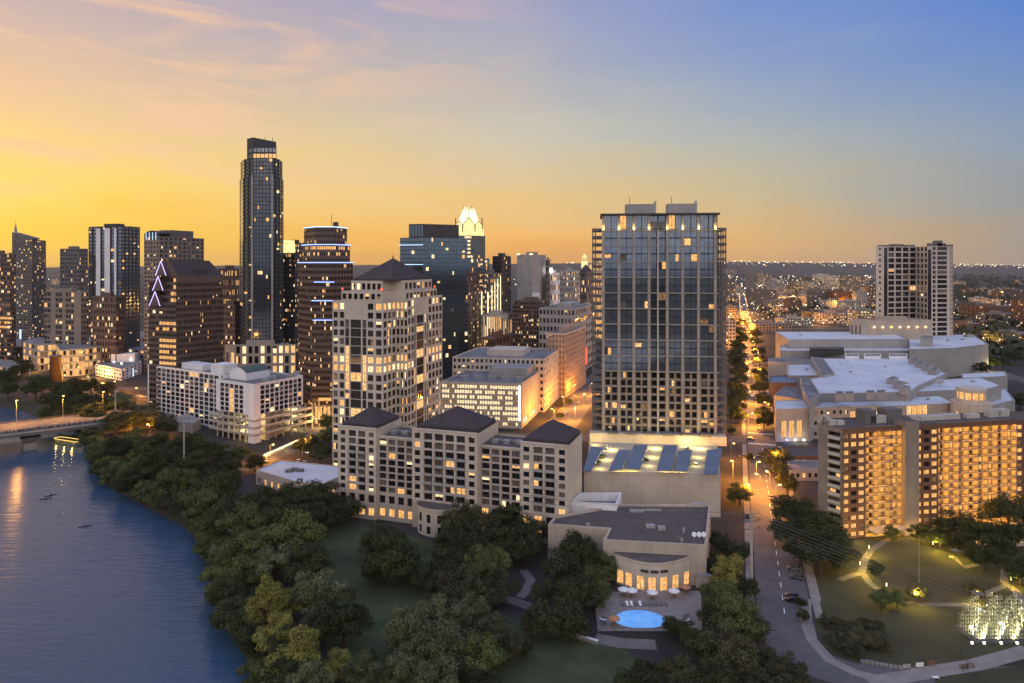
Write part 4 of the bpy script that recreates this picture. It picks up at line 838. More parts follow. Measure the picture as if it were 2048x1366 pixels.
# road side retaining wall with a strip of yellow light and a bus-like lit canopy
a, c_ = G(527, 918), G(597, 886); u = unit((c_[0] - a[0], c_[1] - a[1])); w = math.dist(a, c_)
t_ = thing('lit_wall', 'long low wall with a strip of yellow light beside the ramp road', 'wall', (*a, 0)); q = MB(); q.box(a, u, w, .5, 0, 2.2); q.build('wall_body', ['conc'], t_); q = MB(); q.box(ad(ad(a, u, .4), (u[1], -u[0]), .16), u, w - .8, .14, 1.5, 1.9); q.build('light_strip', ['lampy'], t_)
for f_ in (.15, .5, .85): lamp((*ad(ad(a, u, w * f_), (u[1], -u[0]), 1.6), 1.7), 700, (1, .72, .25), t_, .2)
# flat white pavilion left of the wide hotel
pv = pxpoly([(512, 942), (590, 965), (640, 972), (704, 945), (690, 935), (560, 922)], 6); pv = pv if area2(pv) > 0 else pv[::-1]
B = Bld('flat_pavilion', 'low pavilion with flat white roof beside the wide hotel', 'building', pv[0], ['tan', 'roofw'], 'gold'); B.prism(pv, 0, 6.5, {i: win(6, 1, .35, .5, sill=.8, mt=1.5) for i in range(len(pv))}, par=.4); B.done()
for px, py in ((580, 943), (592, 945), (570, 946)): q = MB(); q.box(G(px, py, 6), (1, 0), 3, 2.4, 6, 7.2); B.part(q, 'rooftop_unit', ['dconc'])
lamp((*G(690, 975), 3), 900, (1, .7, .25), B.root)
# glass civic building on the west side
def civic(name, label, poly, z, ms, specs, g, lit, mix, cat='building', **k):
    pts = pxpoly(poly, z); fl = area2(pts) < 0
    if fl: raise ValueError(label)
    b = Bld(name, label, cat, pts[0], ms, g, None, lit, mix); b.prism(pts, 0, z, specs, par=.4, **k); b.done(); return b
gper = lambda r, c: random.choice(['gold', 'gold', 'lit', 'gk', 'dimlit', 'dimlit'])
b = civic('glass_civic_building', 'low civic building with walls of yellow lit glass and deep flat roof', [(46, 683), (80, 690), (112, 688), (120, 700), (170, 697), (238, 686), (232, 668), (150, 672), (60, 676)], 24, ['conc', 'roofg'],
          {0: win(6, 4, .8, .66, per=gper), 1: win(4, 4, .85, .8, per=gper), 2: win(3, 4, .85, .8, per=gper), 3: win(8, 4, .8, .66, per=gper), 4: win(9, 4, .8, .66, per=gper)}, 'gk', .6, 'lit gold')
pp = pxpoly([(133, 680), (180, 689), (181, 682), (135, 674)], 23); q = MB(); q.prism(pp if area2(pp) > 0 else pp[::-1], 20, 26); b.part(q, 'roof_screen', ['white'])
for px, py in ((70, 744), (140, 758), (165, 758), (190, 756), (205, 757)): lamp((*G(px, py), 5), 9000, (1, .5, .1), b.root, .5)
b = civic('dark_flat_roof_block', 'black low block with pale flat roof behind the civic building', [(98, 657), (148, 664), (210, 656), (205, 652), (150, 652)], 20, ['dark', 'roofw'], {0: win(6, 1, .4, .3)}, 'gk', .1, 'lit')
b = civic('small_white_office', 'small white office with square windows and bright rooftop lamps', [(191, 728), (243, 738), (283, 725), (276, 716), (215, 716)], 10, ['white', 'roofg'], {0: win(10, 3, .7, .45), 1: win(5, 4, .55, .55)}, 'gd', .1, 'lit litw')
for px, py in ((228, 727), (243, 730), (262, 723)): p = G(px, py, 10); q = MB(); q.cbox((*p, 11.5), 1, 1, 1); b.part(q, 'roof_lamp', ['lampw']); lamp((*p, 13), 90, (1, .95, .85), b.root)
q = MB(); q.box(G(222, 724, 10), unit((.97, .2)), 20, 10, 9.5, 17); b.part(q, 'penthouse', ['white'])
for px in (251, 267): q = MB(); p = G(px, 759 - (px - 246) * .2); q.box((p[0], p[1] - 1.2), (1, 0), .5, .4, 1, 8); b.part(q, 'blue_light_strip', ['cyan'])
t_ = thing('round_brick_tower', 'short round dark tower between trees in front of the civic building', 'tower', (*G(111, 764), 0)); p = G(111, 764); q = MB(); q.tube((*p, 0), (*p, 22), 4.4, 4.2, 20); q.build('shaft', ['brown'], t_, True); q = MB(); q.tube((*p, 21.9), (*p, 22.6), 4.7, 4.7, 20); q.build('rim', ['dconc'], t_)
LOW = [
 ('flat_roofed_hall', 'grey flat roofed hall beside the brown gabled block', [(225, 668), (292, 676), (292, 662), (240, 660)], 12, 'conc', .3),
 ('low_warehouse', 'low pale warehouse with bright skylight on the west side', [(200, 690), (290, 700), (292, 684), (215, 681)], 10, 'sand', .4),
 ('dark_shop_block', 'dark low shop block near the violet sign', [(0, 690), (45, 694), (44, 678), (2, 676)], 12, 'dconc', .25),
 ('riverside_restaurant', 'flat dark restaurant roof near the western bridgehead', [(-30, 730), (40, 735), (45, 722), (-20, 718)], 8, 'conc', .3),
]
for nm, lb, poly, z, m_, lt in LOW: civic(nm, lb, poly, z, [m_, 'roofg'], {0: win(8, 2, .5, .5)}, 'gk', lt, 'lit litw gold')
t_ = thing('neon_pylon', 'slim violet blue neon pylon among western roofs', 'sign', (*G(38, 690), 0)); p = G(38, 690); q = MB(); q.box(p, (1, 0), 3.4, 1, 0, 20); q.build('frame', ['dark'], t_); q = MB(); q.box((p[0] + .6, p[1] - .2), (1, 0), 2.2, .2, 6, 19); q.build('neon_panel', ['blue'], t_)

# ------------------------------------------------------------------ convention centre
def blk(b, name, poly, z, m='cgrey', roof='roofw', z0=0, par=.5):
    pts = pxpoly(poly, z); pts = pts if area2(pts) > 0 else pts[::-1]
    q = MB(); q.prism(pts, z0, z, 0, top=False); ins = inset(pts, .6)
    for i in range(len(pts)):
        j = (i + 1) % len(pts); q.face([(*pts[i], z), (*pts[j], z), (*ins[j], z), (*ins[i], z)]); q.wallq(ins[j], ins[i], z - par, z)
    q.face([(x, y, z - par) for x, y in ins], 1); o = q.build(name, [m, roof], b.root); return pts
cc = G(1551, 818, 18)
B = Bld('convention_centre', 'sprawling convention centre with broad white roofs and round lantern tower', 'convention centre', cc, ['tan', 'roofw'], 'gk', lit=.3)
fr = pxpoly([(1551, 818), (1624, 816)], 18.5); d = unit((fr[1][0] - fr[0][0], fr[1][1] - fr[0][1])); w = math.dist(*fr); bkp = [ad(fr[0], unit((.33, .944)), 26), ad(fr[1], unit((.33, .944)), 26)]
B.edge(fr[0], fr[1], 0, 18.5, [(.5, None), (2.4, dict(cols=3, rows=1, fw=.66, fh=.5, sill=2.4, rec=.5, per=lambda r, c: 'gold')), (.9, None)])
B.wall.wallq(fr[1], bkp[1], 0, 18.5); B.wall.wallq(bkp[1], bkp[0], 0, 18.5); B.edge(bkp[0], fr[0], 0, 18.5, win(5, 2, .4, .7, per=lambda r, c: 'lit' if r == 0 else 'gk')); B.wall.face([(*p, 18) for p in (fr[0], fr[1], bkp[1], bkp[0])], 1)
fw_ = pxpoly([(1625, 815), (1700, 813), (1805, 811), (1910, 806)], 18)
B.edge(fw_[0], fw_[1], 0, 18, win(6, 3, .4, .35)); B.edge(fw_[1], fw_[2], 0, 18, dict(cols=9, rows=1, fw=.86, fh=.24, sill=10.8, per=lambda r, c: random.choice(['lit', 'gold', 'litw']))); B.edge(fw_[2], fw_[3], 0, 18, [(.3, None), (1.5, dict(cols=4, rows=3, fw=.93, fh=.9, per=lambda r, c: random.choice(['lit', 'gold']))), (2, None)])
bw = [ad(p, (.2, .98), 24) for p in fw_]; B.wall.face([(*p, 17.6) for p in fw_ + bw[::-1]], 1); B.wall.wallq(fw_[3], bw[3], 0, 18); B.done()
blk(B, 'main_hall', [(1637, 787), (1822, 784), (1838, 771), (1895, 746), (1814, 716), (1645, 716), (1668, 747), (1620, 757)], 23)
blk(B, 'sloped_west_wall', [(1600, 757), (1620, 757), (1641, 788), (1618, 800), (1606, 780)], 23.6, 'conc', 'roofg')
blk(B, 'sloped_north_wall', [(1622, 713), (1646, 716), (1669, 747), (1645, 751)], 24, 'conc', 'roofg')
blk(B, 'west_roof', [(1576, 751), (1641, 751), (1620, 727), (1574, 729)], 19)
blk(B, 'west_block', [(1538, 765), (1594, 765), (1592, 750), (1539, 752)], 17, 'brown', 'bluecan')
blk(B, 'west_step', [(1548, 790), (1608, 800), (1602, 774), (1570, 772)], 18, 'cgrey', 'roofg')
blk(B, 'north_hall', [(1577, 679), (1816, 678), (1783, 663), (1551, 663)], 30, 'conc', 'roofw')
blk(B, 'north_terrace', [(1561, 701), (1822, 701), (1816, 690), (1560, 690)], 22, 'conc', 'roofw')
blk(B, 'north_low_wing', [(1536, 723), (1625, 727), (1640, 712), (1536, 716)], 17, 'conc', 'roofg')
blk(B, 'east_hall', [(1818, 698), (1905, 696), (1977, 688), (1945, 668), (1817, 671)], 25.5, 'cgrey', 'roofw')
blk(B, 'east_plant_room', [(1840, 676), (1866, 676), (1866, 671), (1840, 671)], 33, 'conc', 'roofg', 25)
blk(B, 'south_east_roof', [(1833, 783), (1980, 777), (2003, 770), (1962, 754), (1822, 762)], 20.5)
blk(B, 'east_low_roof', [(1925, 756), (2015, 752), (2010, 742), (1922, 747)], 13)
blk(B, 'corner_roof', [(1975, 812), (2030, 800), (2010, 775), (1985, 790)], 12)
for px0, px1, py in ((1671, 1688, 788), (1690, 1708, 788), (1732, 1750, 786), (1753, 1771, 785)): blk(B, 'roof_monitor', [(px0, py), (px1, py), (px1, py - 6), (px0, py - 6)], 26, 'conc', 'roofg', 22)
for x0, y0 in ((1817, 719), (1829, 725), (1842, 732), (1856, 739), (1773, 757), (1785, 766), (1797, 775)): blk(B, 'roof_monitor', [(x0, y0), (x0 + 14, y0 + 2), (x0 + 24, y0 - 3), (x0 + 12, y0 - 5)], 26, 'conc', 'roofg', 22)
for px0, px1 in ((1690, 1718), (1728, 1762), (1778, 1815)): blk(B, 'rooftop_unit', [(px0, 712), (px1, 712), (px1, 707), (px0, 707)], 25, 'white', 'roofg', 20)
blk(B, 'dark_louvre_band', [(1619, 697), (1688, 697), (1688, 694), (1619, 694)], 25.5, 'dark', 'roofg', 20)
for (a, c_), z_ in ((((1700, 716), (1735, 787)), 22.55), (((1760, 716), (1800, 784)), 22.55), (((1640, 663), (1668, 679)), 29.55), (((1700, 663), (1738, 679)), 29.55), (((1880, 669), (1908, 694)), 25.05), (((1700, 800), (1703, 813)), 17.65), (((1800, 798), (1806, 811)), 17.65), (((1885, 757), (1905, 779)), 20.05)):
    p_, q_ = G(*a, z_), G(*c_, z_); u_ = unit((q_[0] - p_[0], q_[1] - p_[1])); n_ = (u_[1] * .35, -u_[0] * .35)
    q = MB(); q.prism([(p_[0] - n_[0], p_[1] - n_[1]), (q_[0] - n_[0], q_[1] - n_[1]), (q_[0] + n_[0], q_[1] + n_[1]), (p_[0] + n_[0], p_[1] + n_[1])], z_ - .1, z_ + .12); B.part(q, 'roof_seam', ['white'])
for px, py, z_, w_, h_ in ((1668, 807, 17.6, 1.6, 1.4), (1745, 803, 17.6, 1.6, 1.6), (1855, 800, 17.6, 1.4, 1.2), (1630, 740, 18.5, 1.5, 1.2), (1612, 741, 18.5, 1.2, 1.6), (1700, 745, 22.5, 1.8, 1.0), (1770, 735, 22.5, 1.4, 1.2), (1810, 768, 22.5, 2.0, 1.1), (1680, 728, 22.5, 1.2, .9), (1895, 683, 25, 2, 1.5), (1925, 680, 25, 3, 1.2), (1935, 675, 25, 6, 3.0), (1850, 690, 25, 2, 1.2), (1945, 765, 20, 2, 1.2), (1600, 671, 29.5, 2, 1.2), (1720, 671, 29.5, 2.4, 1.4)):
    p_ = G(px, py, z_); q = MB(); q.box(p_, (1, 0), w_, w_, z_ - .1, z_ + h_); B.part(q, 'roof_vent', ['conc'])
dp = G(1880, 772, 20.5); q = MB(); q.tube((*dp, 20), (*dp, 22.5), .2); c_ = Vector((*dp, 23.2)); n = Vector((-.5, -.5, .7)).normalized(); q.tube(c_, c_ + n * .6, .8, 2.4, 16); B.part(q, 'satellite_dish', ['conc'])
rc = (X(1942, 404), 404)
q = MB(); q.tube((*rc, 0), (*rc, 20.5), 10.2, 10.2, 12); B.part(q, 'rotunda', ['lime'])
q = MB(); q.tube((*rc, 20.5), (*rc, 22.2), 7.2, 7.2, 12); q.tube((*rc, 26.2), (*rc, 28.2), 7.6, 7.6, 12); B.part(q, 'lantern', ['lime'])
for k in range(12):
    a0, a1 = k * math.pi / 6, (k + 1) * math.pi / 6; f = lambda a, r: (rc[0] + r * math.cos(a), rc[1] + r * math.sin(a))
    q = MB(); q.face([(*f(a0 + .06, 6.8), 22.2), (*f(a1 - .06, 6.8), 22.2), (*f(a1 - .06, 6.8), 26.2), (*f(a0 + .06, 6.8), 26.2)]); B.part(q, 'lantern_window', ['gold']); q = MB(); q.tube((*f(a0, 7), 22), (*f(a0, 7), 26.3), .35); B.part(q, 'lantern_post', ['lime'])
    if k > 5: q = MB(); am = (a0 + a1) / 2; q.box(ad(f(am, 10.0), (math.sin(-am), math.cos(am)), -.5), unit((-math.sin(am), math.cos(am))), 1, .3, 12, 15); B.part(q, 'slit_window', ['gk' if k % 2 else 'lit'])
for px in (1572, 1589, 1606): p = G(px, 884); q = MB(); q.cbox((p[0], p[1] - 1, 1.4), 1.2, .6, .8); B.part(q, 'floodlight', ['lampw' if px > 1580 else 'blue']); lamp((p[0], p[1] - 2.5, 1.6), 500, (1, .9, .8) if px > 1580 else (.3, .4, 1), B.root)
for px, py in ((1950, 742), (1915, 742), (1985, 740)): lamp((*G(px, py + 4), 5), 6000, (1, .75, .3), B.root, .5)
lamp((*G(1568, 672, 20), 26), 3500, (1, .8, .4), B.root, .5)
# small low roofs in front of the convention centre
b = civic('red_shop', 'low shop with dark red front between the street and apartment slab', [(1575, 912), (1640, 912), (1640, 893), (1572, 893)], 6, ['brick', 'roofb'], {0: win(5, 1, .5, .4)}, 'gk', .4, 'gold')
b = civic('pale_shed', 'pale flat roofed shed half hidden behind street trees', [(1578, 940), (1650, 940), (1650, 920), (1575, 920)], 5, ['conc', 'roofg'], {0: win(6, 1, .5, .4)}, 'gk', .3, 'lit')

# ------------------------------------------------------------------ long apartment slab at the right, lit balconies
zt = 40.0; fh = 2.95; NF = 13
pA, pB = (120.5, 254), (205, 271); u = unit((pB[0] - pA[0], pB[1] - pA[1])); v = (-u[1], u[0]); AP = lambda s, t_=0: ad(ad(pA, u, s), v, t_)
S_ = lambda px: solve(pA, u, px)
B = Bld('apartment_slab', 'long brick apartment slab with rows of glowing golden balconies', 'apartment block', pA, ['brick', 'roofb', 'tanb'], 'gk', lit=.5, mix='gold lit gold dimlit')
cuts = [('bw', 1685, 1731), ('bal', 1731, 1803), ('st', 1803, 1830), ('bw', 1830, 1877), ('bal', 1877, 2033), ('bw', 2033, 2075), ('bal', 2075, 2200)]
for kd, a, c_ in cuts:
    s0, s1 = S_(a), S_(c_); w = s1 - s0
    if kd == 'bw': B.edge(AP(s0), AP(s1), 0, zt, dict(cols=3, rows=NF, fw=.74, fh=.56, rec=.5, mt=1.4, per=lambda r, c: 'gk' if c == 1 and random.random() < .6 else ('gold' if random.random() < .85 else 'dimlit')))
    elif kd == 'st':
        B.wall.wallq(AP(s0), AP(s0, -2), 0, zt + 2, 2); B.wall.wallq(AP(s0, -2), AP(s1, -2), 0, zt + 2, 2); B.wall.wallq(AP(s1, -2), AP(s1), 0, zt + 2, 2); B.wall.face([(*AP(s0, -2), zt + 2), (*AP(s1, -2), zt + 2), (*AP(s1, 4), zt + 2), (*AP(s0, 4), zt + 2)], 1); B.wall.wallq(AP(s1, 4), AP(s0, 4), zt - 1, zt + 2, 2); B.wall.wallq(AP(s0, 4), AP(s0), zt - 1, zt + 2, 2); B.wall.wallq(AP(s1), AP(s1, 4), zt - 1, zt + 2, 2)
    else:
        nb = max(2, round(w / 4.6)); dp_ = 2.2
        B.facade(AP(s0, dp_), u, w, 0, zt, nb * 2, NF, .5, .62, rec=.15, m=2, mt=1.4, per=lambda r, c: 'gk' if c % 3 == 1 and random.random() < .8 else random.choice(['dimlit', 'gold', 'dimlit', 'curt']))
        B.wall.wallq(AP(s0), AP(s0, dp_), 0, zt); B.wall.wallq(AP(s1, dp_), AP(s1), 0, zt)
        B.wall.wallq(AP(s0, .1), AP(s1, .1), zt - 1.8, zt)
        for r in range(NF):
            z = r * fh + .05
            q = MB(); q.box(AP(s0, -.25), u, w, dp_ + .2, z, z + .28); B.part(q, 'balcony_slab', ['tan'])
            if r > 0:
                q = MB(); q.box(AP(s0, -.2), u, w, .08, z + .28, z + .42); q.box(AP(s0, -.2), u, w, .08, z + 1.05, z + 1.2)
                for k in range(nb * 3): q.box(AP(s0 + k * w / nb / 3, -.17), u, .1 if k % 6 else 1.2, .05, z + .42, z + 1.05)
                B.part(q, 'balcony_railing', ['brown'])
            for k in range(nb):
                if r > 0 and k > 0: pass
                if s0 < 150: lamp((*AP(s0 + (k + .5) * w / nb, .9), z + 2.4), 560, (1, .45, .035), B.root, .2)
        for k in range(nb + 1):
            q = MB(); q.box(AP(s0 + k * w / nb - .12, .0), u, .24, dp_, 0, zt - 1.5); B.part(q, 'balcony_partition', ['tan'])
# pale end wall with stacked balconies
e0 = G(1636, 1040); e0 = (X(1636, 262), 262); u2 = unit((pA[0] - e0[0], pA[1] - e0[1])); we = math.dist(e0, pA)
B.edge(e0, pA, 0, zt, [(1.0, None), (1.2, dict(cols=1, rows=NF, fw=.95, fh=.5, rec=1.2, mt=1, lit=.25)), (.35, None)], 2)
sN = S_(2200); B.wall.wallq(AP(sN), AP(sN, 12), 0, zt); B.wall.wallq(AP(sN, 12), ad(e0, (.46, .888), 10), 0, zt); B.wall.wallq(ad(e0, (.46, .888), 10), e0, 0, zt, 2); B.wall.face([(*p, zt - .4) for p in (e0, pA, AP(sN), AP(sN, 12), ad(e0, (.46, .888), 10))], 1); B.done()
for k in range(NF): q = MB(); q.box(ad(ad(e0, u2, we * .4), (u2[1], -u2[0]), .7), u2, we * .47, .7, k * fh + .2, k * fh + 1.3); B.part(q, 'end_balcony', ['sand'])
for px, w, d_, h in ((1648, 2, 2, 3), (1660, 1, 1, 3.5), (1672, 5, 4, 1.5), (1700, 3, 2, 1.2), (1756, 5, 5, 4.5), (1768, 8, 2, 2.4), (1800, 7, 5, 4.6), (1850, 4, 3, 1.5), (1870, 14, 3, 1.2), (1920, 7, 3, 1.4), (1965, 6, 2, 1.2), (2012, 5, 3, 2), (2030, 5, 3, 2.4)): q = MB(); q.box(AP(max(-3, S_(px)), 7), u, w, d_, zt - .4, zt + h); B.part(q, 'rooftop_unit', ['dconc' if h > 4 else 'sand'])
for s in (S_(1700), S_(1770), S_(1800)): lamp((*AP(s, -3.5), 2.4), 700, (1, .66, .2), B.root, .3)
q = MB(); q.box(AP(S_(1731), -5), u, S_(1800) - S_(1731), 5, 3.1, 3.5); B.part(q, 'entrance_canopy', ['tan'])
lamp((*AP(S_(1826), -4), 1.5), 1600, (1, .6, .16), B.root, .3)
# low lit clubhouse in the park trees
b = civic('park_clubhouse', 'low clubhouse glowing yellow between the park trees', [(1925, 1078), (1990, 1074), (2060, 1068), (2050, 1056), (1930, 1062)], 4, ['lime', 'roofb'], {0: win(6, 1, .75, .55, per=lambda r, c: 'gold'), 1: win(6, 1, .75, .55, per=lambda r, c: 'litw')}, 'gk', 1, 'gold')
# ------------------------------------------------------------------ bridge over the river
bd = unit((.78, .62)); bn = (-bd[1], bd[0]); b0 = ad((-278, 380), bd, -130); BL = 192; zd = 7.0
bp_ = lambda s, t_=0: ad(ad(b0, bd, s), bn, t_)
BR = thing('road_bridge', 'concrete road bridge with railings and flared pier crossing the river', 'bridge', (*b0, 0))
q = MB(); q.box(b0, bd, BL, 31, zd - 1.0, zd, 0, 1); q.build('deck', ['conc', 'lane'], BR)
for t_ in (.6, 8, 18, 29): q = MB(); q.box(bp_(0, t_), bd, BL, 1.4, zd - 2.6, zd - 1.0); q.build('girder', ['dconc'], BR)
for t_ in (3.2, 26.6): q = MB(); q.box(bp_(0, t_), bd, BL, .35, zd, zd + .45); q.build('kerb', ['pave'], BR)
for t_ in (.05, 30.6):
    q = MB(); q.box(bp_(0, t_), bd, BL, .25, zd, zd + .3); q.box(bp_(0, t_ + .05), bd, BL, .12, zd + 1.0, zd + 1.15)
    for k in range(int(BL / 2)): q.box(bp_(k * 2, t_ + .05), bd, .14, .12, zd + .3, zd + 1.0)
    q.build('railing', ['dconc'], BR)
for s in (144, 92, 40):
    q = MB(); hw = 3.3
    for (z0, w0, t0), (z1, w1, t1) in (((-6, 3.1, 7), (-1, 3.1, 7)), ((-1, 3.1, 7), (3.2, 5.0, 13))):
        lo = [bp_(s - w0, 13.5 - t0), bp_(s + w0, 13.5 - t0), bp_(s + w0, 13.5 + t0), bp_(s - w0, 13.5 + t0)]; up = [bp_(s - w1, 13.5 - t1), bp_(s + w1, 13.5 - t1), bp_(s + w1, 13.5 + t1), bp_(s - w1, 13.5 + t1)]
        for i in range(4): j = (i + 1) % 4; q.face([(*lo[i], z0), (*lo[j], z0), (*up[j], z1), (*up[i], z1)])
    q.build('pier', ['conc'], BR)
q = MB(); q.box(bp_(BL - 16, -1), bd, 30, 29, -6, zd - .3); q.build('abutment', ['dconc'], BR)
q = MB(); q.face([(*bp_(BL, 0), zd + .003), (*bp_(BL + 46, 2), .03), (*bp_(BL + 46, 24), .03), (*bp_(BL, 27), zd + .003)]); q.build('ramp', ['lane'], BR)
for k in range(20): q = MB(); p = bp_(4 + k * 9.4, 13.4); q.face([(*p, zd + .02), (*ad(p, bd, 3.5), zd + .02), (*ad(ad(p, bd, 3.5), bn, .2), zd + .02), (*ad(p, bn, .2), zd + .02)]); q.build('lane_marking', ['paint'], BR)
q = MB(); rnd = random.Random(5)
for k in range(210):
    s = 60 + rnd.random() * 128; p = bp_(s, .75 + rnd.random() * 1.2); h = 1.55 + rnd.random() * .3; c_ = rnd.randint(0, 1)
    q.tube((*p, zd), (*p, zd + h * .5), .16, .22, 6, c_); q.tube((*p, zd + h * .5), (*p, zd + h * .84), .25, .17, 6, c_); q.tube((*p, zd + h * .86), (*p, zd + h), .09, .11, 6, 2)
tag(q.build('crowd', ['person', 'dark', 'skin']), 'crowd of people standing along the bridge railing', None, None, 'stuff')
def arm_lamp(name, label, p, z, h, ang, power, col='lampo', rgb=(1, .42, .08), group=None, arm=2.2, cat='street lamp'):
    r = thing(name, label, cat, (p[0], p[1], z), group); q = MB(); q.tube((*p, z), (*p, z + h), .16, .09); q.build('pole', ['steel'], r)
    e_ = (p[0] + arm * math.cos(ang), p[1] + arm * math.sin(ang)); q = MB(); q.tube((*p, z + h), (*e_, z + h + .35), .08, .06); q.build('arm', ['steel'], r)
    q = MB(); q.cbox((*e_, z + h + .3), .8, .8, .25); q.build('lamp_head', [col], r)
    if power: lamp((e_[0], e_[1], z + h - .1), power, rgb, r, .25)
    return r
def bridge_spot(r):                                  # downward cones added to light the deck, clear of the water
    l = bpy.data.lights.new('lamp_light', 'SPOT'); l.energy = 36000; l.spot_size = R(135); l.spot_blend = .5; l.color = (1, .40, .06); l.shadow_soft_size = .3
    o_ = bpy.data.objects.new('lamp_light', l); COL.objects.link(o_); o_.parent = r; o_.location = (-bn[0] * 2.4, -bn[1] * 2.4, 12.9)
for s, pw in ((139, 9000), (183, 14000), (95, 12000), (162, 14000), (117, 12000)): BLR = arm_lamp('bridge_lamp', {139: 'tall curved street lamp standing on the far side of the bridge', 183: 'slim street lamp at the tree covered end of the bridge', 95: 'street lamp on the outer span of the bridge', 162: 'added street lamp midway between the tall curved lamp and the bridge end', 117: 'added street lamp just outside the tall curved lamp on the bridge'}[s], bp_(s, 29.8), zd, 13, math.atan2(-bn[1], -bn[0]), pw if s == 139 else 0, 'lampo'); bridge_spot(BLR)  # the two in-between lamps are added to warm the deck
# lit tour boat moored under the bridge
t0 = G(138, 886, -5); r = thing('tour_boat', 'long tour boat edged in yellow lights moored by the bank', 'boat', (*t0, -5))
u = unit((25, -11)); hull = [ad(ad(t0, u, a), (-u[1], u[0]), c_) for a, c_ in ((-11, -1.5), (-9, -2.4), (9, -2.4), (12, 0), (9, 2.4), (-9, 2.4), (-11, 1.5))]
q = MB(); q.prism(hull, -5.3, -3.8, 0); q.build('hull', ['dconc'], r); q = MB(); q.prism(inset(hull, .3), -3.79, -3.7); q.build('deck', ['wood'], r)
q = MB()
for i in range(len(hull)): j = (i + 1) % len(hull); q.tube((*hull[i], -2.9), (*hull[j], -2.9), .16)
K['boatl'] = emit('boat_lights', (1, .7, .2), 1.8); q.build('light_rail', ['boatl'], r); q = MB(); q.prism(inset(hull, .9), -1.2, -1.0, bottom=True); q.build('canopy', ['brown'], r)
for a in (-8, -3, 2, 7): q = MB(); p = ad(t0, u, a); q.tube((*p, -3.7), (*p, -1.2), .08); q.build('canopy_post', ['dark'], r)
for a in (-7, 0, 7): lamp((*ad(ad(t0, u, a), (u[1], -u[0]), 3.0), -2.6), 420, (1, .72, .2), r, .3)
# small rowing boats
def rower(p, ang, label):
    r = thing('kayak', label, 'boat', (*p, -5)); u = (math.cos(ang), math.sin(ang)); v = (-u[1], u[0])
    q = MB(); hp = [ad(ad(p, u, a), v, c_) for a, c_ in ((-2.4, 0), (-1.2, -.38), (1.2, -.38), (2.4, 0), (1.2, .38), (-1.2, .38))]; q.prism(hp, -5.1, -4.75); q.build('hull', ['dark'], r)
    q = MB(); q.tube((*ad(p, v, -1.4), -4.1), (*ad(p, v, 1.4), -4.0), .05); q.build('paddle', ['wood'], r)
    q = skin_person('person', 'paddler in dark clothes sitting in ' + ('the nearest kayak' if 'nearest' in label else 'a kayak ' + ('closer to the bridge' if 'bridge' in label else 'behind it')), p, -4.95, ang, 'sit', 'person')
def skin_person(name, label, p, z, ang, pose, kit, h=1.74):
    s = h / 1.74
    if pose == 'sit': J = {'hip': (0, 0, .2), 'chest': (.02, 0, .62), 'neck': (.04, 0, .78), 'head': (.06, 0, .97), 'kl': (.45, .12, .35), 'kr': (.45, -.12, .35), 'fl': (.85, .12, .1), 'fr': (.85, -.12, .1), 'el': (.15, .32, .5), 'er': (.15, -.32, .5), 'hl': (.4, .42, .55), 'hr': (.4, -.42, .55)}
    else: J = {'hip': (0, 0, .92), 'chest': (.03, 0, 1.3), 'neck': (.03, 0, 1.47), 'head': (.06, 0, 1.64), 'kl': (.14, .1, .5), 'kr': (-.04, -.1, .5), 'fl': (.2, .1, .04), 'fr': (-.28, -.1, .08), 'el': (-.08, .25, 1.12), 'er': (.1, -.25, 1.12), 'hl': (-.04, .27, .86), 'hr': (.26, -.27, .92)}
    R_ = {'hip': .15, 'chest': .17, 'neck': .06, 'head': .115, 'kl': .075, 'kr': .075, 'fl': .055, 'fr': .055, 'el': .05, 'er': .05, 'hl': .045, 'hr': .045}
    names = list(J); ed = [('hip', 'chest'), ('chest', 'neck'), ('neck', 'head'), ('hip', 'kl'), ('hip', 'kr'), ('kl', 'fl'), ('kr', 'fr'), ('chest', 'el'), ('chest', 'er'), ('el', 'hl'), ('er', 'hr')]
    me = bpy.data.meshes.new(name); me.from_pydata([tuple(c * s for c in J[n]) for n in names], [(names.index(a), names.index(b)) for a, b in ed], [])
    me.materials.append(K[kit]); o = bpy.data.objects.new(name, me); COL.objects.link(o); o.location = (*p, z); o.rotation_euler = (0, 0, ang)
    md = o.modifiers.new('skin', 'SKIN'); sv = me.skin_vertices[0].data if me.skin_vertices else None
    if sv is None: me.attributes; 
    if me.skin_vertices:
        for i, n in enumerate(names): me.skin_vertices[0].data[i].radius = (R_[n] * s, R_[n] * s); me.skin_vertices[0].data[i].use_root = (n == 'hip')
    sb_ = o.modifiers.new('sub', 'SUBSURF'); sb_.levels = 1; sb_.render_levels = 1
    tag(o, label, 'person')
    hr = MB(); hc = Vector((J['head'][0] * s - .02, 0, (J['head'][2] + .05) * s)); hr.tube(hc, hc + Vector((0, 0, .08)), .125 * s, .05 * s, 8); ho = hr.build('hair', ['dark']); ho.parent = o
    return o
rower(G(170, 1053, -5), .5, 'nearest dark kayak on the open blue water'); rower(G(101, 991, -5), .9, 'dark kayak closer to the bridge shadow on the water'); rower(G(91, 998, -5), .6, 'dark kayak trailing just behind another kayak')
skin_person('person', 'person in dark clothes walking on the pale path', G(1926, 1344), .03, .3, 'walk', 'person')
skin_person('person', 'person in dark clothes walking on the grass beside the path', G(1831, 1136 + 206), .03, .3, 'walk', 'person') if False else skin_person('person', 'person in dark clothes standing on grass just beside the pale path', G(1934, 1339), .02, 1.2, 'walk', 'person')
skin_person('person', 'lone person in dark clothes on the dry grass near the spotlit sculpture', G(1923, 1308), .02, 2.2, 'walk', 'person')

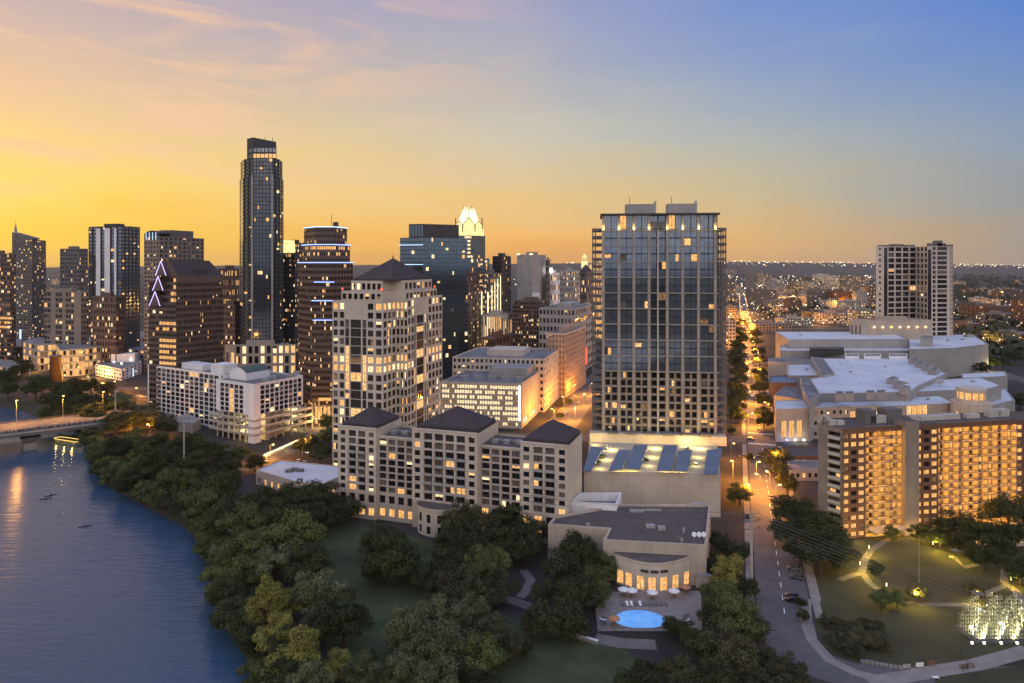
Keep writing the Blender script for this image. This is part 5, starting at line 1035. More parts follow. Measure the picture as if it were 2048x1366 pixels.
# ------------------------------------------------------------------ pool terrace
dk = pxpoly([(1196, 1264), (1405, 1264), (1402, 1184), (1215, 1186), (1190, 1215)]); dk = dk if area2(dk) > 0 else dk[::-1]
q = MB(); q.prism(dk, 0, .35); tag(q.build('pool_terrace', ['deck']), kind='structure')
pc = G(1280, 1240, .4); pool = [(pc[0] + 7.1 * math.cos(a), pc[1] + (5.6 if math.sin(a) > 0 else 4.6) * math.sin(a)) for a in [k * math.pi / 20 for k in range(40)]]
r = thing('swimming_pool', 'glowing blue rounded swimming pool on the hotel terrace', 'pool', (*pc, .35)); q = MB(); q.face([(x, y, .40) for x, y in pool]); q.build('water', ['pool'], r)
q = MB(); o_ = inset(pool, -.55)
for i in range(40): j = (i + 1) % 40; q.face([(*o_[i], .46), (*o_[j], .46), (*pool[j], .46), (*pool[i], .46)]); q.wallq(pool[j], pool[i], .36, .46); q.wallq(o_[i], o_[j], .34, .46)
q.build('coping', ['pave'], r); lamp((*pc, 1.6), 90, (.2, .5, 1), r, 1.5)
def umbrella(px, py, m_, label):
    p = G(px, py, .35); r = thing('parasol', label, 'umbrella', (*p, .35), 'pool terrace umbrellas'); q = MB(); q.tube((*p, .35), (*p, 3.2), .05); q.build('pole', ['steel'], r)
    q = MB(); n = 8
    for i in range(n): a0, a1 = 2 * math.pi * i / n, 2 * math.pi * (i + 1) / n; q.face([(p[0] + 1.7 * math.cos(a0), p[1] + 1.7 * math.sin(a0), 2.6), (p[0] + 1.7 * math.cos(a1), p[1] + 1.7 * math.sin(a1), 2.6), (*p, 3.35)]); q.face([(p[0] + 1.7 * math.cos(a0), p[1] + 1.7 * math.sin(a0), 2.4), (p[0] + 1.7 * math.cos(a1), p[1] + 1.7 * math.sin(a1), 2.4), (p[0] + 1.7 * math.cos(a1), p[1] + 1.7 * math.sin(a1), 2.6), (p[0] + 1.7 * math.cos(a0), p[1] + 1.7 * math.sin(a0), 2.6)])
    q.build('canopy', [m_], r); q = MB(); q.tube((*p, .95), (*p, 1.05), .7, .7, 10); q.build('table_top', ['wood'], r)
for px, py, w_ in ((1247, 1193, 'nearest the dark trees'), (1264, 1195, 'second from the dark trees, touching its neighbour'), (1305, 1199, 'in front of the middle dining room window'), (1348, 1196, 'in front of the last but one dining room window'), (1371, 1188, 'small and pinkish by the terrace steps')): umbrella(px, py, 'cloth' if px < 1370 else 'orange', f'white terrace parasol {w_}' if px < 1370 else f'parasol {w_}')
umbrella(1162, 1215, 'orange', 'faded orange umbrella beside the trees west of the pool'); umbrella(1228, 1252, 'orange', 'faded orange umbrella at the near corner of the pool')
LG = []
for mm_ in ('dconc', 'cloth'):
    r = thing('sun_lounger', 'x', 'sun lounger', (0, 0, 0), 'loungers around the pool'); LG.append(r)
    q = MB(); q.box((-.34, -1.0), (1, 0), .68, 1.35, .28, .36); q.build('seat', [mm_], r); q = MB(); q.face([(-.34, .35, .34), (.34, .35, .34), (.34, .95, .8), (-.34, .95, .8)]); q.face([(-.34, .38, .28), (-.34, .98, .74), (.34, .98, .74), (.34, .38, .28)]); q.build('backrest', [mm_], r)
    for a, c_ in ((-.3, -.9), (.3, -.9), (-.3, .3), (.3, .3)): q = MB(); q.tube((a, c_, 0), (a, c_, .28), .035); q.build('leg', ['dark'], r)
lp = [(1246 + k * 8.6, 1210, 0) for k in range(11)] + [(1206, 1236 + k * 5, 1.3) for k in range(4)] + [(1372, 1232 + k * 6, -1.3) for k in range(5)]
for i, (px, py, a) in enumerate(lp):
    row = 'in the row along the far pool edge' if a == 0 else ('in the short stack on the tree side of the pool' if a > 0 else 'in the column on the street side of the pool')
    w_ = i in (1, 2, 4, 12, 17); r = LG[w_]; lb = ('towel covered white' if w_ else 'dark') + ' sun lounger ' + row; q_ = (*G(px, py, .35), .35)
    if 'used' not in r: r['used'] = 1; r.location = q_; r.rotation_euler = (0, 0, a); r['label'] = lb
    else: dup(r, q_, a, 1, lb)
def simple(name, label, cat, parts, p=None):
    o = thing(name, label, cat, p); 
    for nm, q, ms in parts: q.build(nm, ms, o)
    return o
a, c_ = G(1142, 1275), G(1195, 1290); q = MB(); u = unit((c_[0] - a[0], c_[1] - a[1])); q.box(a, u, math.dist(a, c_), .8, 0, .9); w1 = MB(); w1.box(ad(a, (u[1], -u[0]), .06), u, math.dist(a, c_), .92, .9, 1.02); simple('garden_wall', 'short pale curved garden wall below the pool terrace', 'wall', [('body', q, ['pave']), ('coping', w1, ['white'])], (*a, 0))
q = MB(); a, c_ = G(1198, 1266), G(1400, 1266); q.box(a, unit((c_[0] - a[0], c_[1] - a[1])), math.dist(a, c_), .15, .36, .5); q.box(a, unit((c_[0] - a[0], c_[1] - a[1])), math.dist(a, c_), .06, 1.3, 1.4)
for k in range(14): q.box(ad(a, (1, 0), k * 2.15), (1, 0), .08, .08, .36, 1.4)
simple('pool_fence', 'low dark rail fence along the near edge of the pool terrace', 'fence', [('rails', q, ['dark'])], (*a, 0))
a = G(1393, 1176); q = MB(); q.box(a, (1, 0), 4.4, 4, 0, 3.4); h = MB(); h.box(ad(a, (1, 0), -.3), (1, 0), 5, 4.4, 3.4, 3.7); simple('pool_kiosk', 'small flat roofed kiosk beside the dining room by the street trees', 'kiosk', [('walls', q, ['tan']), ('roof', h, ['conc'])], (*a, 0))

# ------------------------------------------------------------------ park: sculpture, lamps, benches, signs
p0 = G(1946, 1284); SC = thing('metal_lattice_sculpture', 'floodlit lattice of shining metal frames rising in stepped towers on the lawn', 'sculpture', (*p0, 0)); rnd = random.Random(11)
q = MB(); q.box(ad(p0, (0, -1), .8), (1, 0), 21, 9, 0, .4); q.build('base', ['asph'], SC)
K['chrome'] = mat('polished_metal', (.62, .60, .36), .3, .1, 2, .9)
hs = [5, 8.5, 9.3, 6.5, 4.8, 6.5, 9.5, 10, 5.2, 5.5, 8.8, 10, 9.2, 6.2, 7, 8]
for i, h in enumerate(hs):
    for j in range(4):
        x, y = p0[0] + .6 + i * 1.3, p0[1] + j * 2.0; hh = h * rnd.uniform(.85, 1.05); q = MB()
        for dx, dy in ((0, 0), (.9, 0), (.9, .9), (0, .9)): q.tube((x + dx, y + dy, .5), (x + dx, y + dy, hh * rnd.uniform(.8, 1.08)), .045, .03, 4)
        for k in range(int(hh / 1.05)):
            z = 1 + k * 1.05; q.tube((x - .1, y, z), (x + 1.1, y, z), .05, .05, 4); q.tube((x, y, z), (x, y + .9, z), .04, .04, 4)
            if rnd.random() < .6:
                for a in range(8): a0, a1 = a * math.pi / 4, (a + 1) * math.pi / 4; q.tube((x + .45 + .42 * math.cos(a0), y - .05, z + .5 + .42 * math.sin(a0)), (x + .45 + .42 * math.cos(a1), y - .05, z + .5 + .42 * math.sin(a1)), .05, .05, 4, cap=False)
        q.build('lattice_frame', ['chrome'], SC)
for px, w_ in ((1944, 'outermost on the dry grass side'), (1968, 'second from the dry grass side'), (2002, 'in front of the middle gap of the sculpture'), (2034, 'nearest the street side of the sculpture')):
    p = G(px, 1289); r = thing('spotlight', 'white ground spotlight ' + w_, 'spotlight', (*p, 0), 'spotlights in front of the sculpture'); q = MB(); q.cbox((p[0], p[1], .25), .5, .4, .5); q.build('housing', ['dark'], r); q = MB(); q.face([(p[0] - .32, p[1] - .22, .22), (p[0] + .32, p[1] - .22, .22), (p[0] + .28, p[1] + .05, .72), (p[0] - .28, p[1] + .05, .72)]); q.build('lens', ['lampw'], r)
    l = bpy.data.lights.new('spot_beam', 'SPOT'); l.energy = 4500; l.spot_size = R(95); l.color = (1, .95, .7); o_ = bpy.data.objects.new('spot_beam', l); COL.objects.link(o_); o_.parent = r; o_.location = (0, .4, .8); o_.rotation_euler = Vector((0, -1, -.75)).to_track_quat('Z', 'Y').to_euler()
for px, py in ((1940, 1251), (1999, 1247)): p = G(px, py + 30); q = MB(); q.cbox((p[0], p[1] - .4, 3.8 + (1999 == px) * .5), .6, .3, .6); q.build('lens', ['lampw'], SC)
PLAMP = [(1738, 1112, 3.6, 'at the top bend of the lit park path'), (1720, 1146, 3.6, 'where the park paths fork'), (1773, 1190, 3.6, 'behind the pair of bushy trees by the path'), (1829, 1209, 3.6, 'under the small round tree beside the straight path'), (1911, 1121, 3.4, 'umbrella shaped beside the bench'), (1955, 1209, 3.4, 'umbrella shaped beside the lattice sculpture'), (1866, 1103, 3.4, 'under the trees below the brick slab'), (2022, 1176, 3.4, 'by the winding path at the far corner of the park')]
for px, py, h, w_ in PLAMP:
    p = G(px, py); r = thing('park_lamp', 'yellow park lamp ' + w_, 'park lamp', (*p, 0), 'lamps along the park paths'); q = MB(); q.tube((*p, 0), (*p, h), .07, .05); q.build('pole', ['dark'], r)
    if 'umbrella' in w_:
        q = MB(); q.tube((*p, h), (*p, h + .5), 1.7, .3, 10, cap=False); q.build('lamp_shade', ['dconc'], r); q = MB(); q.tube((*p, h - .06), (*p, h + .1), 1.1, 1.1, 10); q.build('bulb', ['lampy'], r); lamp((*p, h - .3), 3200, (1, .68, .08), r, .3)
    else: q = MB(); q.tube((*p, h - .9), (*p, h), .13, .13, 6); q.build('bulb', ['lampy'], r); lamp((p[0] + .5, p[1] - .4, h), 3400, (1, .68, .08), r, .3)
def bench(px, py, label, m_='wood'):
    p = G(px, py); r = thing('park_bench', label, 'bench', (*p, 0)); q = MB(); q.box(p, (1, 0), 1.8, .45, .42, .48); q.build('seat', [m_], r); q = MB(); q.box(ad(p, (0, 1), .46), (1, 0), 1.8, .06, .5, .95); q.build('backrest', [m_], r)
    for a in (.1, 1.55): q = MB(); q.box(ad(p, (1, 0), a), (1, 0), .12, .4, 0, .42); q.build('leg', ['dark'], r)
bench(1899, 1118, 'pale bench beside the umbrella shaped lamp', 'pave'); bench(1921, 1338, 'bench on the dry grass near the walkers'); bench(1936, 1336, 'second bench on the dry grass, further along')
for k, (px, py, w_) in enumerate(((1806, 1341, 'grey'), (1832, 1338, 'bright white blue'), (1856, 1334, 'reddish'))):
    p = G(px, py); r = thing('notice_board', f'low {w_} information board by the road bend', 'sign', (*p, 0)); q = MB(); q.box(p, (1, .1), 2.0, .1, .5, 1.5); q.build('panel', [('conc', 'white', 'brick')[k]], r)
    for a in (.2, 1.7): q = MB(); q.tube((p[0] + a, p[1] + .15, 0), (p[0] + a, p[1] + .15, .6), .05); q.build('post', ['dark'], r)
p = G(1722, 1326); q = MB(); u = unit((9, -3.2))
for k in range(9): c_ = ad(p, u, k * 1.05); q.box(c_, u, .9, .9, 0, .5 + .2 * random.random())
simple('stone_kerb_wall', 'broken line of pale rough stones at the park edge', 'wall', [('stones', q, ['pave'])], (*p, 0))
p = G(1867, 1361); q = MB(); q.box(p, (1, 0), 1.5, .8, .55, .62); h = MB()
for a in (.1, 1.3): h.box(ad(p, (1, 0), a), (1, 0), .1, .7, 0, .55)
simple('picnic_table', 'small white table on the grey plaza', 'table', [('table_top', q, ['white']), ('frame', h, ['steel'])], (*p, 0))
p = G(1838, 1166); q = MB(); q.tube((*p, 0), (*p, 12), .1, .07); h = MB(); h.tube((*p, 12), (*p, 12.3), .16, .16); simple('flagpole', 'thin bare pole on the park lawn behind the round tree', 'pole', [('shaft', q, ['steel']), ('cap', h, ['steel'])], (*p, 0))
# transmission poles and wires
def util(px, pyb, pyt, label, arms=2, zb=0):
    p = G(px, pyb, zb); h = Z(pyt, p[1]); r = thing('utility_pole', label, 'utility pole', (*p, zb)); q = MB(); q.tube((*p, zb), (*p, h), .55, .3, 8); q.build('pole', ['conc'], r)
    for k in range(arms):
        z = h - 1 - k * 2.2; q = MB(); q.tube((p[0] - 2.6, p[1] - .6, z), (p[0] + 2.6, p[1] + .6, z + .2), .13); q.build('crossarm', ['dconc'], r)
        for sg in (-2.4, 2.4): q = MB(); q.tube((p[0] + sg, p[1] + sg * .23, z + .1), (p[0] + sg, p[1] + sg * .23, z + .8), .1); q.build('insulator', ['dark'], r)
    return (*p, h)
A1_ = util(1503, 1196, 1022, 'tall pale concrete pole beside the tree lined street', 3); A2_ = util(368, 946, 834, 'grey concrete pole standing among the river bank trees'); A3_ = util(231, 850, 778, 'concrete pole at the tree covered end of the bridge'); A4_ = util(60, 790, 738, 'thin pole among the western shore trees', 1)
K['wire'] = mat('cable', (.12, .11, .11), .7, .1, 1)
def wires(a, c_, n, sp_, sag, label, rr=.05):
    for k in range(n):
        q = MB(); prev = None
        for i in range(21):
            f_ = i / 20; pt_ = (a[0] + (c_[0] - a[0]) * f_ + (k % 2) * sp_, a[1] + (c_[1] - a[1]) * f_, a[2] - 1 - (k // 2) * 2.0 + (c_[2] - a[2]) * f_ - sag * 4 * f_ * (1 - f_))
            if prev: q.tube(prev, pt_, rr, rr, 4, cap=False)
            prev = pt_
        tag(q.build('power_line', ['wire']), f'thin sagging power line {label}', 'cable', 'power lines')
wires(A1_, (150, 120, 22), 6, 2.4, 2, 'over the park lawn'); wires(A1_, (A2_[0] + 60, A2_[1] - 40, 24), 4, 2.4, 5, 'in front of the hotel', .035); wires(A2_, A3_, 6, 2.4, 2, 'over the river bank trees')

# ------------------------------------------------------------------ street lamps
SL = []
def streetlamp(px, py, label, pw=12000, col='lampo', rgb=(1, .36, .03), h=8.5):
    p = G(px, py); arm_lamp('street_lamp', label, p, 0, h, random.uniform(0, 6.28), pw, col, rgb, 'street lamps', 1.6)
for px, py, w_ in ((1513, 960, 'over the orange stretch nearest the crossing'), (1520, 990, 'over the middle of the orange stretch'), (1552, 1012, 'at the near end of the orange stretch'), (1500, 1010, 'beside the tall street tree below the podium'), (1540, 985, 'at the orange bend under the park trees'), (1545, 938, 'under the crown of the street tree by the red shop'), (1462, 922, 'at the podium corner by the crossing'), (1466, 958, 'on the glowing podium side of the street')): streetlamp(px, py, 'orange street lamp ' + w_, 17000)
for i in range(30):
    D = 425 + i * 36; sg = 1 if i % 2 else -1; p = ad((sx(D), D), (SD[1], -SD[0]), sg * 6.6)
    arm_lamp('street_lamp', f'orange street lamp on the {"convention" if sg > 0 else "tower"} side of the long avenue, ' + ('near the crossing' if D < 560 else 'among the avenue trees' if D < 800 else 'far down the avenue'), p, 0, 8.5, math.atan2(sg * SD[0], -sg * SD[1]), 48000 if D < 900 else 80000, 'lampo', (1, .37, .03), 'street lamps along the avenue', 2.4)
for px, py, w_ in ((1108, 845, 'at the garage corner'), (1150, 842, 'across from the garage'), (1128, 818, 'beside the two small street trees'), (1166, 812, 'near the parked car'), (1146, 792, 'at the brick hotel corner'), (1180, 790, 'behind the tower balconies')): streetlamp(px, py, 'orange street lamp on the golden street ' + w_, 22000 if 'brick' in w_ else 33000)
for px, py, w_ in ((125, 772, 'by the round dark tower'), (176, 775, 'before the civic building'), (205, 790, 'at the orange clearing'), (225, 786, 'under the small white office'), (275, 800, 'beside the parked cars west of the grid hotel'), (262, 868, 'in the tree gap below the grid hotel'), (300, 880, 'by the car park under the bank trees'), (540, 925, 'on the ramp road'), (604, 912, 'before the flat pavilion'), (648, 826, 'at the golden entrance')): streetlamp(px, py, 'orange street lamp ' + w_, 30000)

rnd = random.Random(9)
for i in range(16):
    px, py = rnd.uniform(1530, 1745), rnd.uniform(590, 655); p = G(px, py)
    arm_lamp('street_lamp', 'distant orange street lamp among the blocks behind the convention halls', p, 0, 16, rnd.uniform(0, 6.28), 80000, 'lampo', (1, .45, .08), 'distant street lamps', 3)
for i in range(8):
    px, py = rnd.uniform(1915, 2040), rnd.uniform(615, 700); p = G(px, py)
    arm_lamp('street_lamp', 'distant orange street lamp beyond the twin winged hotel', p, 0, 14, rnd.uniform(0, 6.28), 60000, 'lampo', (1, .5, .1), 'distant street lamps', 3)
# ------------------------------------------------------------------ trees
def leafmat(name, col):
    m = mat(name, col, .8, .55, .35, 0, .15, objvar=.22); return m
K['leaf_d'] = leafmat('dark_evergreen_leaves', (0.0374, 0.0459, 0.0179)); K['leaf_g'] = leafmat('green_leaves', (.080, .098, .030)); K['leaf_y'] = leafmat('yellow_green_leaves', (.195, .182, .045)); K['leaf_b'] = leafmat('grey_green_leaves', (.088, .098, .046)); K['leaf_m'] = leafmat('brownish_leaves', (.060, .058, .028))
def crown_mesh(seed, kind, nb=34, nl=9000, ls=.038):
    r = random.Random(seed); bl = []
    for i in range(nb):
        if kind == 'cone': z = -.9 + 1.9 * i / nb; rr = .52 * (1 - (z + .9) / 2.1) + .06; a = r.random() * 6.28; bl.append((rr * .5 * math.cos(a), rr * .5 * math.sin(a), z, rr, rr * .8))
        else:
            a = r.random() * 6.28; ph = math.asin(r.uniform(-.75, 1)); d = r.uniform(.45, .95) if i > 3 else .25; flat = {'round': .8, 'wide': .55, 'tall': 1.25}[kind]
            bl.append((d * math.cos(a) * math.cos(ph), d * math.sin(a) * math.cos(ph), d * math.sin(ph) * flat, r.uniform(.17, .42), r.uniform(.14, .34)))
    wt = [b_[3] ** 2 for b_ in bl]; v, f = [], []
    for i in range(nl):
        b_ = r.choices(bl, wt)[0]; z = r.uniform(-.75, 1); a = r.random() * 6.28; q = math.sqrt(max(0, 1 - z * z)); k = r.uniform(.58, 1.12)
        n = Vector((q * math.cos(a), q * math.sin(a), z)); c_ = Vector((b_[0], b_[1], b_[2])) + Vector((n.x * b_[3], n.y * b_[3], n.z * b_[4])) * k
        n = (n + Vector((r.uniform(-1, 1), r.uniform(-1, 1), r.uniform(-.4, 1))) * .8).normalized(); t_ = n.orthogonal().normalized(); t_.rotate(__import__('mathutils').Quaternion(n, r.random() * 6.28)); w_ = n.cross(t_); s = ls * r.uniform(.6, 1.35)
        m = len(v); v += [tuple(c_ - t_ * s * 1.2), tuple(c_ + w_ * s * .6), tuple(c_ + t_ * s * 1.2), tuple(c_ - w_ * s * .6)]; f.append((m, m + 1, m + 2, m + 3))
    return v, f
PROTO = {}
def tree_proto(kind, leaf, seed):
    v, f = crown_mesh(seed, kind)
    me = bpy.data.meshes.new('crown'); me.from_pydata(v, [], f); me.materials.append(K[leaf])
    q = MB(); q.tube((0, 0, -1.1), (.02, .03, -.3), .07, .05, 7); rr = random.Random(seed)
    for i in range(7):
        a = i * .9 + rr.random(); e_ = (.5 * math.cos(a), .5 * math.sin(a), rr.uniform(-.15, .4)); q.tube((.02, .03, -.55 + .04 * i), e_, .035, .012, 5)
    tm = MB.build(q, 'trunk', ['bark']); td = tm.data; bpy.data.objects.remove(tm)
    return me, td
VAR = {'d': [('wide', 'leaf_d', 1), ('round', 'leaf_d', 2)], 'g': [('round', 'leaf_g', 3), ('wide', 'leaf_g', 4)], 'y': [('tall', 'leaf_y', 5), ('round', 'leaf_y', 6)], 'b': [('round', 'leaf_b', 7), ('tall', 'leaf_b', 8)], 'm': [('wide', 'leaf_m', 9), ('round', 'leaf_m', 10)], 'c': [('cone', 'leaf_g', 11)]}
TONE = {'d': 'dark evergreen', 'g': 'mid green leafy', 'y': 'yellow green', 'b': 'grey green', 'm': 'brownish olive', 'c': 'slender conical'}
SIZE = lambda r: 'small' if r < 4 else ('medium' if r < 7.5 else 'large')
def inland(p):                                      # keep trunks on the bank, out of the river
    best = None
    for a, c_ in zip(BW, BW[1:]):
        d = (c_[0] - a[0], c_[1] - a[1]); L2 = d[0] ** 2 + d[1] ** 2; t_ = max(0, min(1, ((p[0] - a[0]) * d[0] + (p[1] - a[1]) * d[1]) / L2)); n_ = ad(a, d, t_); dist = math.dist(n_, p)
        if best is None or dist < best[0]: u = unit(d); best = (dist, n_, (u[1], -u[0]), (p[0] - n_[0]) * u[1] - (p[1] - n_[1]) * u[0])
    return ad(best[1], best[2], 7.5) if best[3] < 7 else p
def plant(p, r, k, where, group, zb=0, hs=1.0):
    if -420 < p[0] < 40 and zb > -4: p = inland(p)
    vs = VAR[k]; key = vs[random.randrange(len(vs))]
    if key not in PROTO: PROTO[key] = tree_proto(*key)
    cm, tm = PROTO[key]
    lb = f'{SIZE(r)} {TONE[k]} tree {where}'
    o = thing('tree', lb, 'tree', (*p, zb), group); o.rotation_euler = (0, 0, random.random() * 6.28); hz = r * hs * random.uniform(.92, 1.08); o.scale = (r, r * random.uniform(.88, 1.1), hz)
    for nm, d in (('crown', cm), ('trunk', tm)): c_ = bpy.data.objects.new(nm, d); COL.objects.link(c_); c_.parent = o; c_.location = (0, 0, 1.0)
    return o
def tree_px(px, py, w, k, where, group, zoff=0, hs=1.0):
    D = 250
    for _ in range(6): r = w / 2 * D / F; zc = 1.0 * r * hs + zoff; D = DG(py, zc)
    plant((X(px, D), D), w / 2 * D / F * .93, k, where, group, zoff, hs)
def grove(spec, where, group, **k):
    for t_ in spec.split(';'):
        a = t_.strip().split(','); tree_px(float(a[0]), float(a[1]), float(a[2]), a[3], where, group, **k)
grove('215,900,66,d;262,885,70,g;240,935,80,g;295,925,88,d;345,960,95,g;278,985,74,d;325,1022,92,g;395,935,84,d;408,992,104,g;442,962,80,d;372,1020,80,d;318,890,60,d', 'on the river bank between bridge and grid hotel', 'trees along the upper river bank', zoff=-2)
grove('452,1020,96,d;482,1100,118,g;545,1128,90,b;583,1066,130,g;609,1129,100,d;446,1146,84,g;433,980,92,d;530,1000,100,d;596,985,98,d;655,1000,84,d;484,1036,100,g;628,1028,92,d;677,1026,60,d;560,1030,90,d;700,1015,55,d;520,1075,90,g', 'in the wood between the river and the wide hotel', 'trees of the river side wood')
grove('527,1212,94,y;583,1203,66,y;630,1180,114,b;687,1232,118,d;508,1274,84,y;598,1304,116,y;677,1328,66,y;640,1250,90,d;560,1265,80,d;743,1312,50,c;720,1350,80,b;530,1345,90,d;500,1330,70,d;620,1368,90,b;780,1350,60,b;560,1360,80,d', 'at the river edge at the bottom of the picture', 'trees at the near river edge')
grove('818,1263,116,b;867,1238,84,b;939,1232,100,b;890,1296,132,b;955,1312,116,g;808,1338,84,b;880,1362,110,b;970,1366,100,d;1010,1290,80,m;845,1300,90,b', 'in the grey green clump between the two lawns', 'trees between the lawns')
grove('775,1116,116,d;759,1078,84,d;801,1102,84,d;745,1140,60,d;890,1122,84,d;857,1145,80,d;955,1132,86,g;922,1166,116,m;989,1122,76,g;1000,1165,80,m;970,1190,70,m;880,1170,70,d;830,1140,60,d', 'on the lawn below the wide hotel', 'trees on the hotel lawn')
grove('925,1040,96,m;971,1046,90,m;1020,1040,84,d;1056,1060,84,d;900,1075,70,d;1000,1085,80,d;1050,1095,80,d;946,1085,80,d', 'right in front of the wide hotel facade', 'trees against the hotel facade')
grove('1159,1098,106,d;1207,1122,76,g;1121,1128,92,d;1160,1180,108,d;1194,1188,60,g;1124,1222,118,m;1092,1181,70,d;989,1276,104,m;1075,1240,70,m;1150,1250,70,d;1050,1290,50,d;1187,1150,70,g', 'between the garden path and the blue pool', 'trees west of the pool')
grove('1344,1248,46,d;1399,1280,92,d;1458,1302,122,m;1531,1318,84,m;1298,1345,90,d;1358,1335,100,m;1430,1350,110,d;1520,1362,100,m;1250,1362,60,d;1580,1345,90,m;1375,1262,50,d', 'in the dark wood below the pool terrace', 'trees below the pool terrace')
grove('1443,1084,62,d;1473,1098,60,d;1458,1150,74,y;1443,1186,82,g;1473,1226,112,g;1420,1220,60,d;1500,1250,70,m;1430,1130,60,d;1490,1170,60,d', 'between the pool terrace and the street', 'trees along the street by the pool')
grove('1590,1014,92,d;1577,1056,76,d;1640,1088,122,d;1663,1056,72,d;1621,1046,82,d;1600,1095,70,d;1670,1100,70,d', 'between the street and the brick slab', 'trees at the park corner')
grove('1843,1063,46,d;1900,1046,72,d;1963,1056,88,d;1969,1106,72,d;2017,1016,94,d;2040,1136,72,d;1930,1085,60,d;2030,1060,80,d;1880,1075,46,d;2000,1090,60,d', 'at the foot of the brick slab in the park', 'trees along the brick slab')
for px, py, w, k, lb in ((1784, 1064, 36, 'g', 'by the entrance of the brick slab'), (1950, 1177, 36, 'm', 'alone on the lawn near the umbrella lamp'), (1833, 1182, 44, 'm', 'standing alone beside the straight lit path'), (1750, 1137, 36, 'd', 'at the fork of the lit park paths'), (1761, 1196, 50, 'g', 'in the lamp lit pair by the path'), (1795, 1196, 40, 'g', 'darker one of the lamp lit pair by the path'), (1602, 1203, 28, 'd', 'at the end of the parking bays'), (1605, 1229, 28, 'd', 'just past the parking bays')): tree_px(px, py, w, k, lb, 'single park trees')
grove('1690,1255,70,m;1720,1270,80,m;1745,1250,60,m;1700,1290,64,m;1660,1240,44,m;1675,1275,50,m;1760,1285,50,m', 'low and shrubby in the middle of the dry lawn', 'shrubby trees on the dry lawn', hs=.55)
grove('1480,985,54,g;1550,912,56,d;1575,960,60,d;1562,935,40,d;1528,838,42,d;1500,914,20,d', 'on the street below the apartment tower', 'street trees near the crossing')
grove('1478,690,36,d;1476,706,38,d;1476,722,42,d;1478,738,42,d;1478,755,44,d;1476,772,46,d;1475,790,48,d;1474,808,48,d;1476,826,44,d;1462,860,20,d;1480,675,32,d;1480,660,28,d;1482,645,22,d', 'in the dense row on the tower side of the avenue', 'avenue trees on the tower side')
grove('1518,700,30,d;1520,718,30,d;1522,742,36,d;1520,772,40,d;1528,798,34,d;1530,826,44,d;1512,680,26,d;1512,665,24,d;1508,650,18,d;1522,756,30,d', 'in front of the convention halls', 'avenue trees on the convention side')
grove('10,752,60,d;42,735,44,d;72,768,70,d;30,800,74,d;100,808,56,d;142,782,60,d;182,768,46,d;160,812,60,d;204,802,54,d;238,802,60,g;268,832,62,d;232,842,60,d;302,832,62,d;332,846,60,d;214,776,40,d;6,822,52,d;64,824,50,d;120,832,56,d;0,775,50,d;180,830,50,d', 'on the western shore beyond the bridge', 'trees beyond the bridge')
grove('355,900,62,d;372,888,76,d;412,902,62,d;442,908,58,d;482,906,52,g;350,915,50,d;510,925,40,d;460,930,56,d', 'at the foot of the white grid hotel', 'trees below the grid hotel')
grove('622,884,54,d;652,872,42,g;600,892,36,d;640,905,50,d;655,840,36,g', 'between the grid hotel and the stone tower', 'trees at the ramp road')
grove('1122,806,16,d;1137,803,18,d;1120,830,18,d', 'on the golden street by the garage', 'small trees on the golden street')
grove('1250,1012,20,d;2000,722,40,d;1965,735,30,d;2030,712,36,d;2040,800,40,d', 'around the convention centre yards', 'trees around the convention centre')

# low bushy trees hanging over the water's edge
rnd = random.Random(77)
for i in range(2, 11):
    a, c_ = BW[i], BW[i + 1]; L_ = math.dist(a, c_); d = unit((c_[0] - a[0], c_[1] - a[1]))
    if a[1] < 60: continue
    for k in range(int(L_ / 5.5)):
        p = ad(ad(a, d, (k + rnd.random()) * 5.5), (d[1], -d[0]), rnd.uniform(.5, 5)); r = rnd.uniform(4.2, 7.2)
        plant(p, r, rnd.choice('dgdgb'), 'overhanging the water on the steep river bank', 'bushy trees at the water line', -4.6, .9)
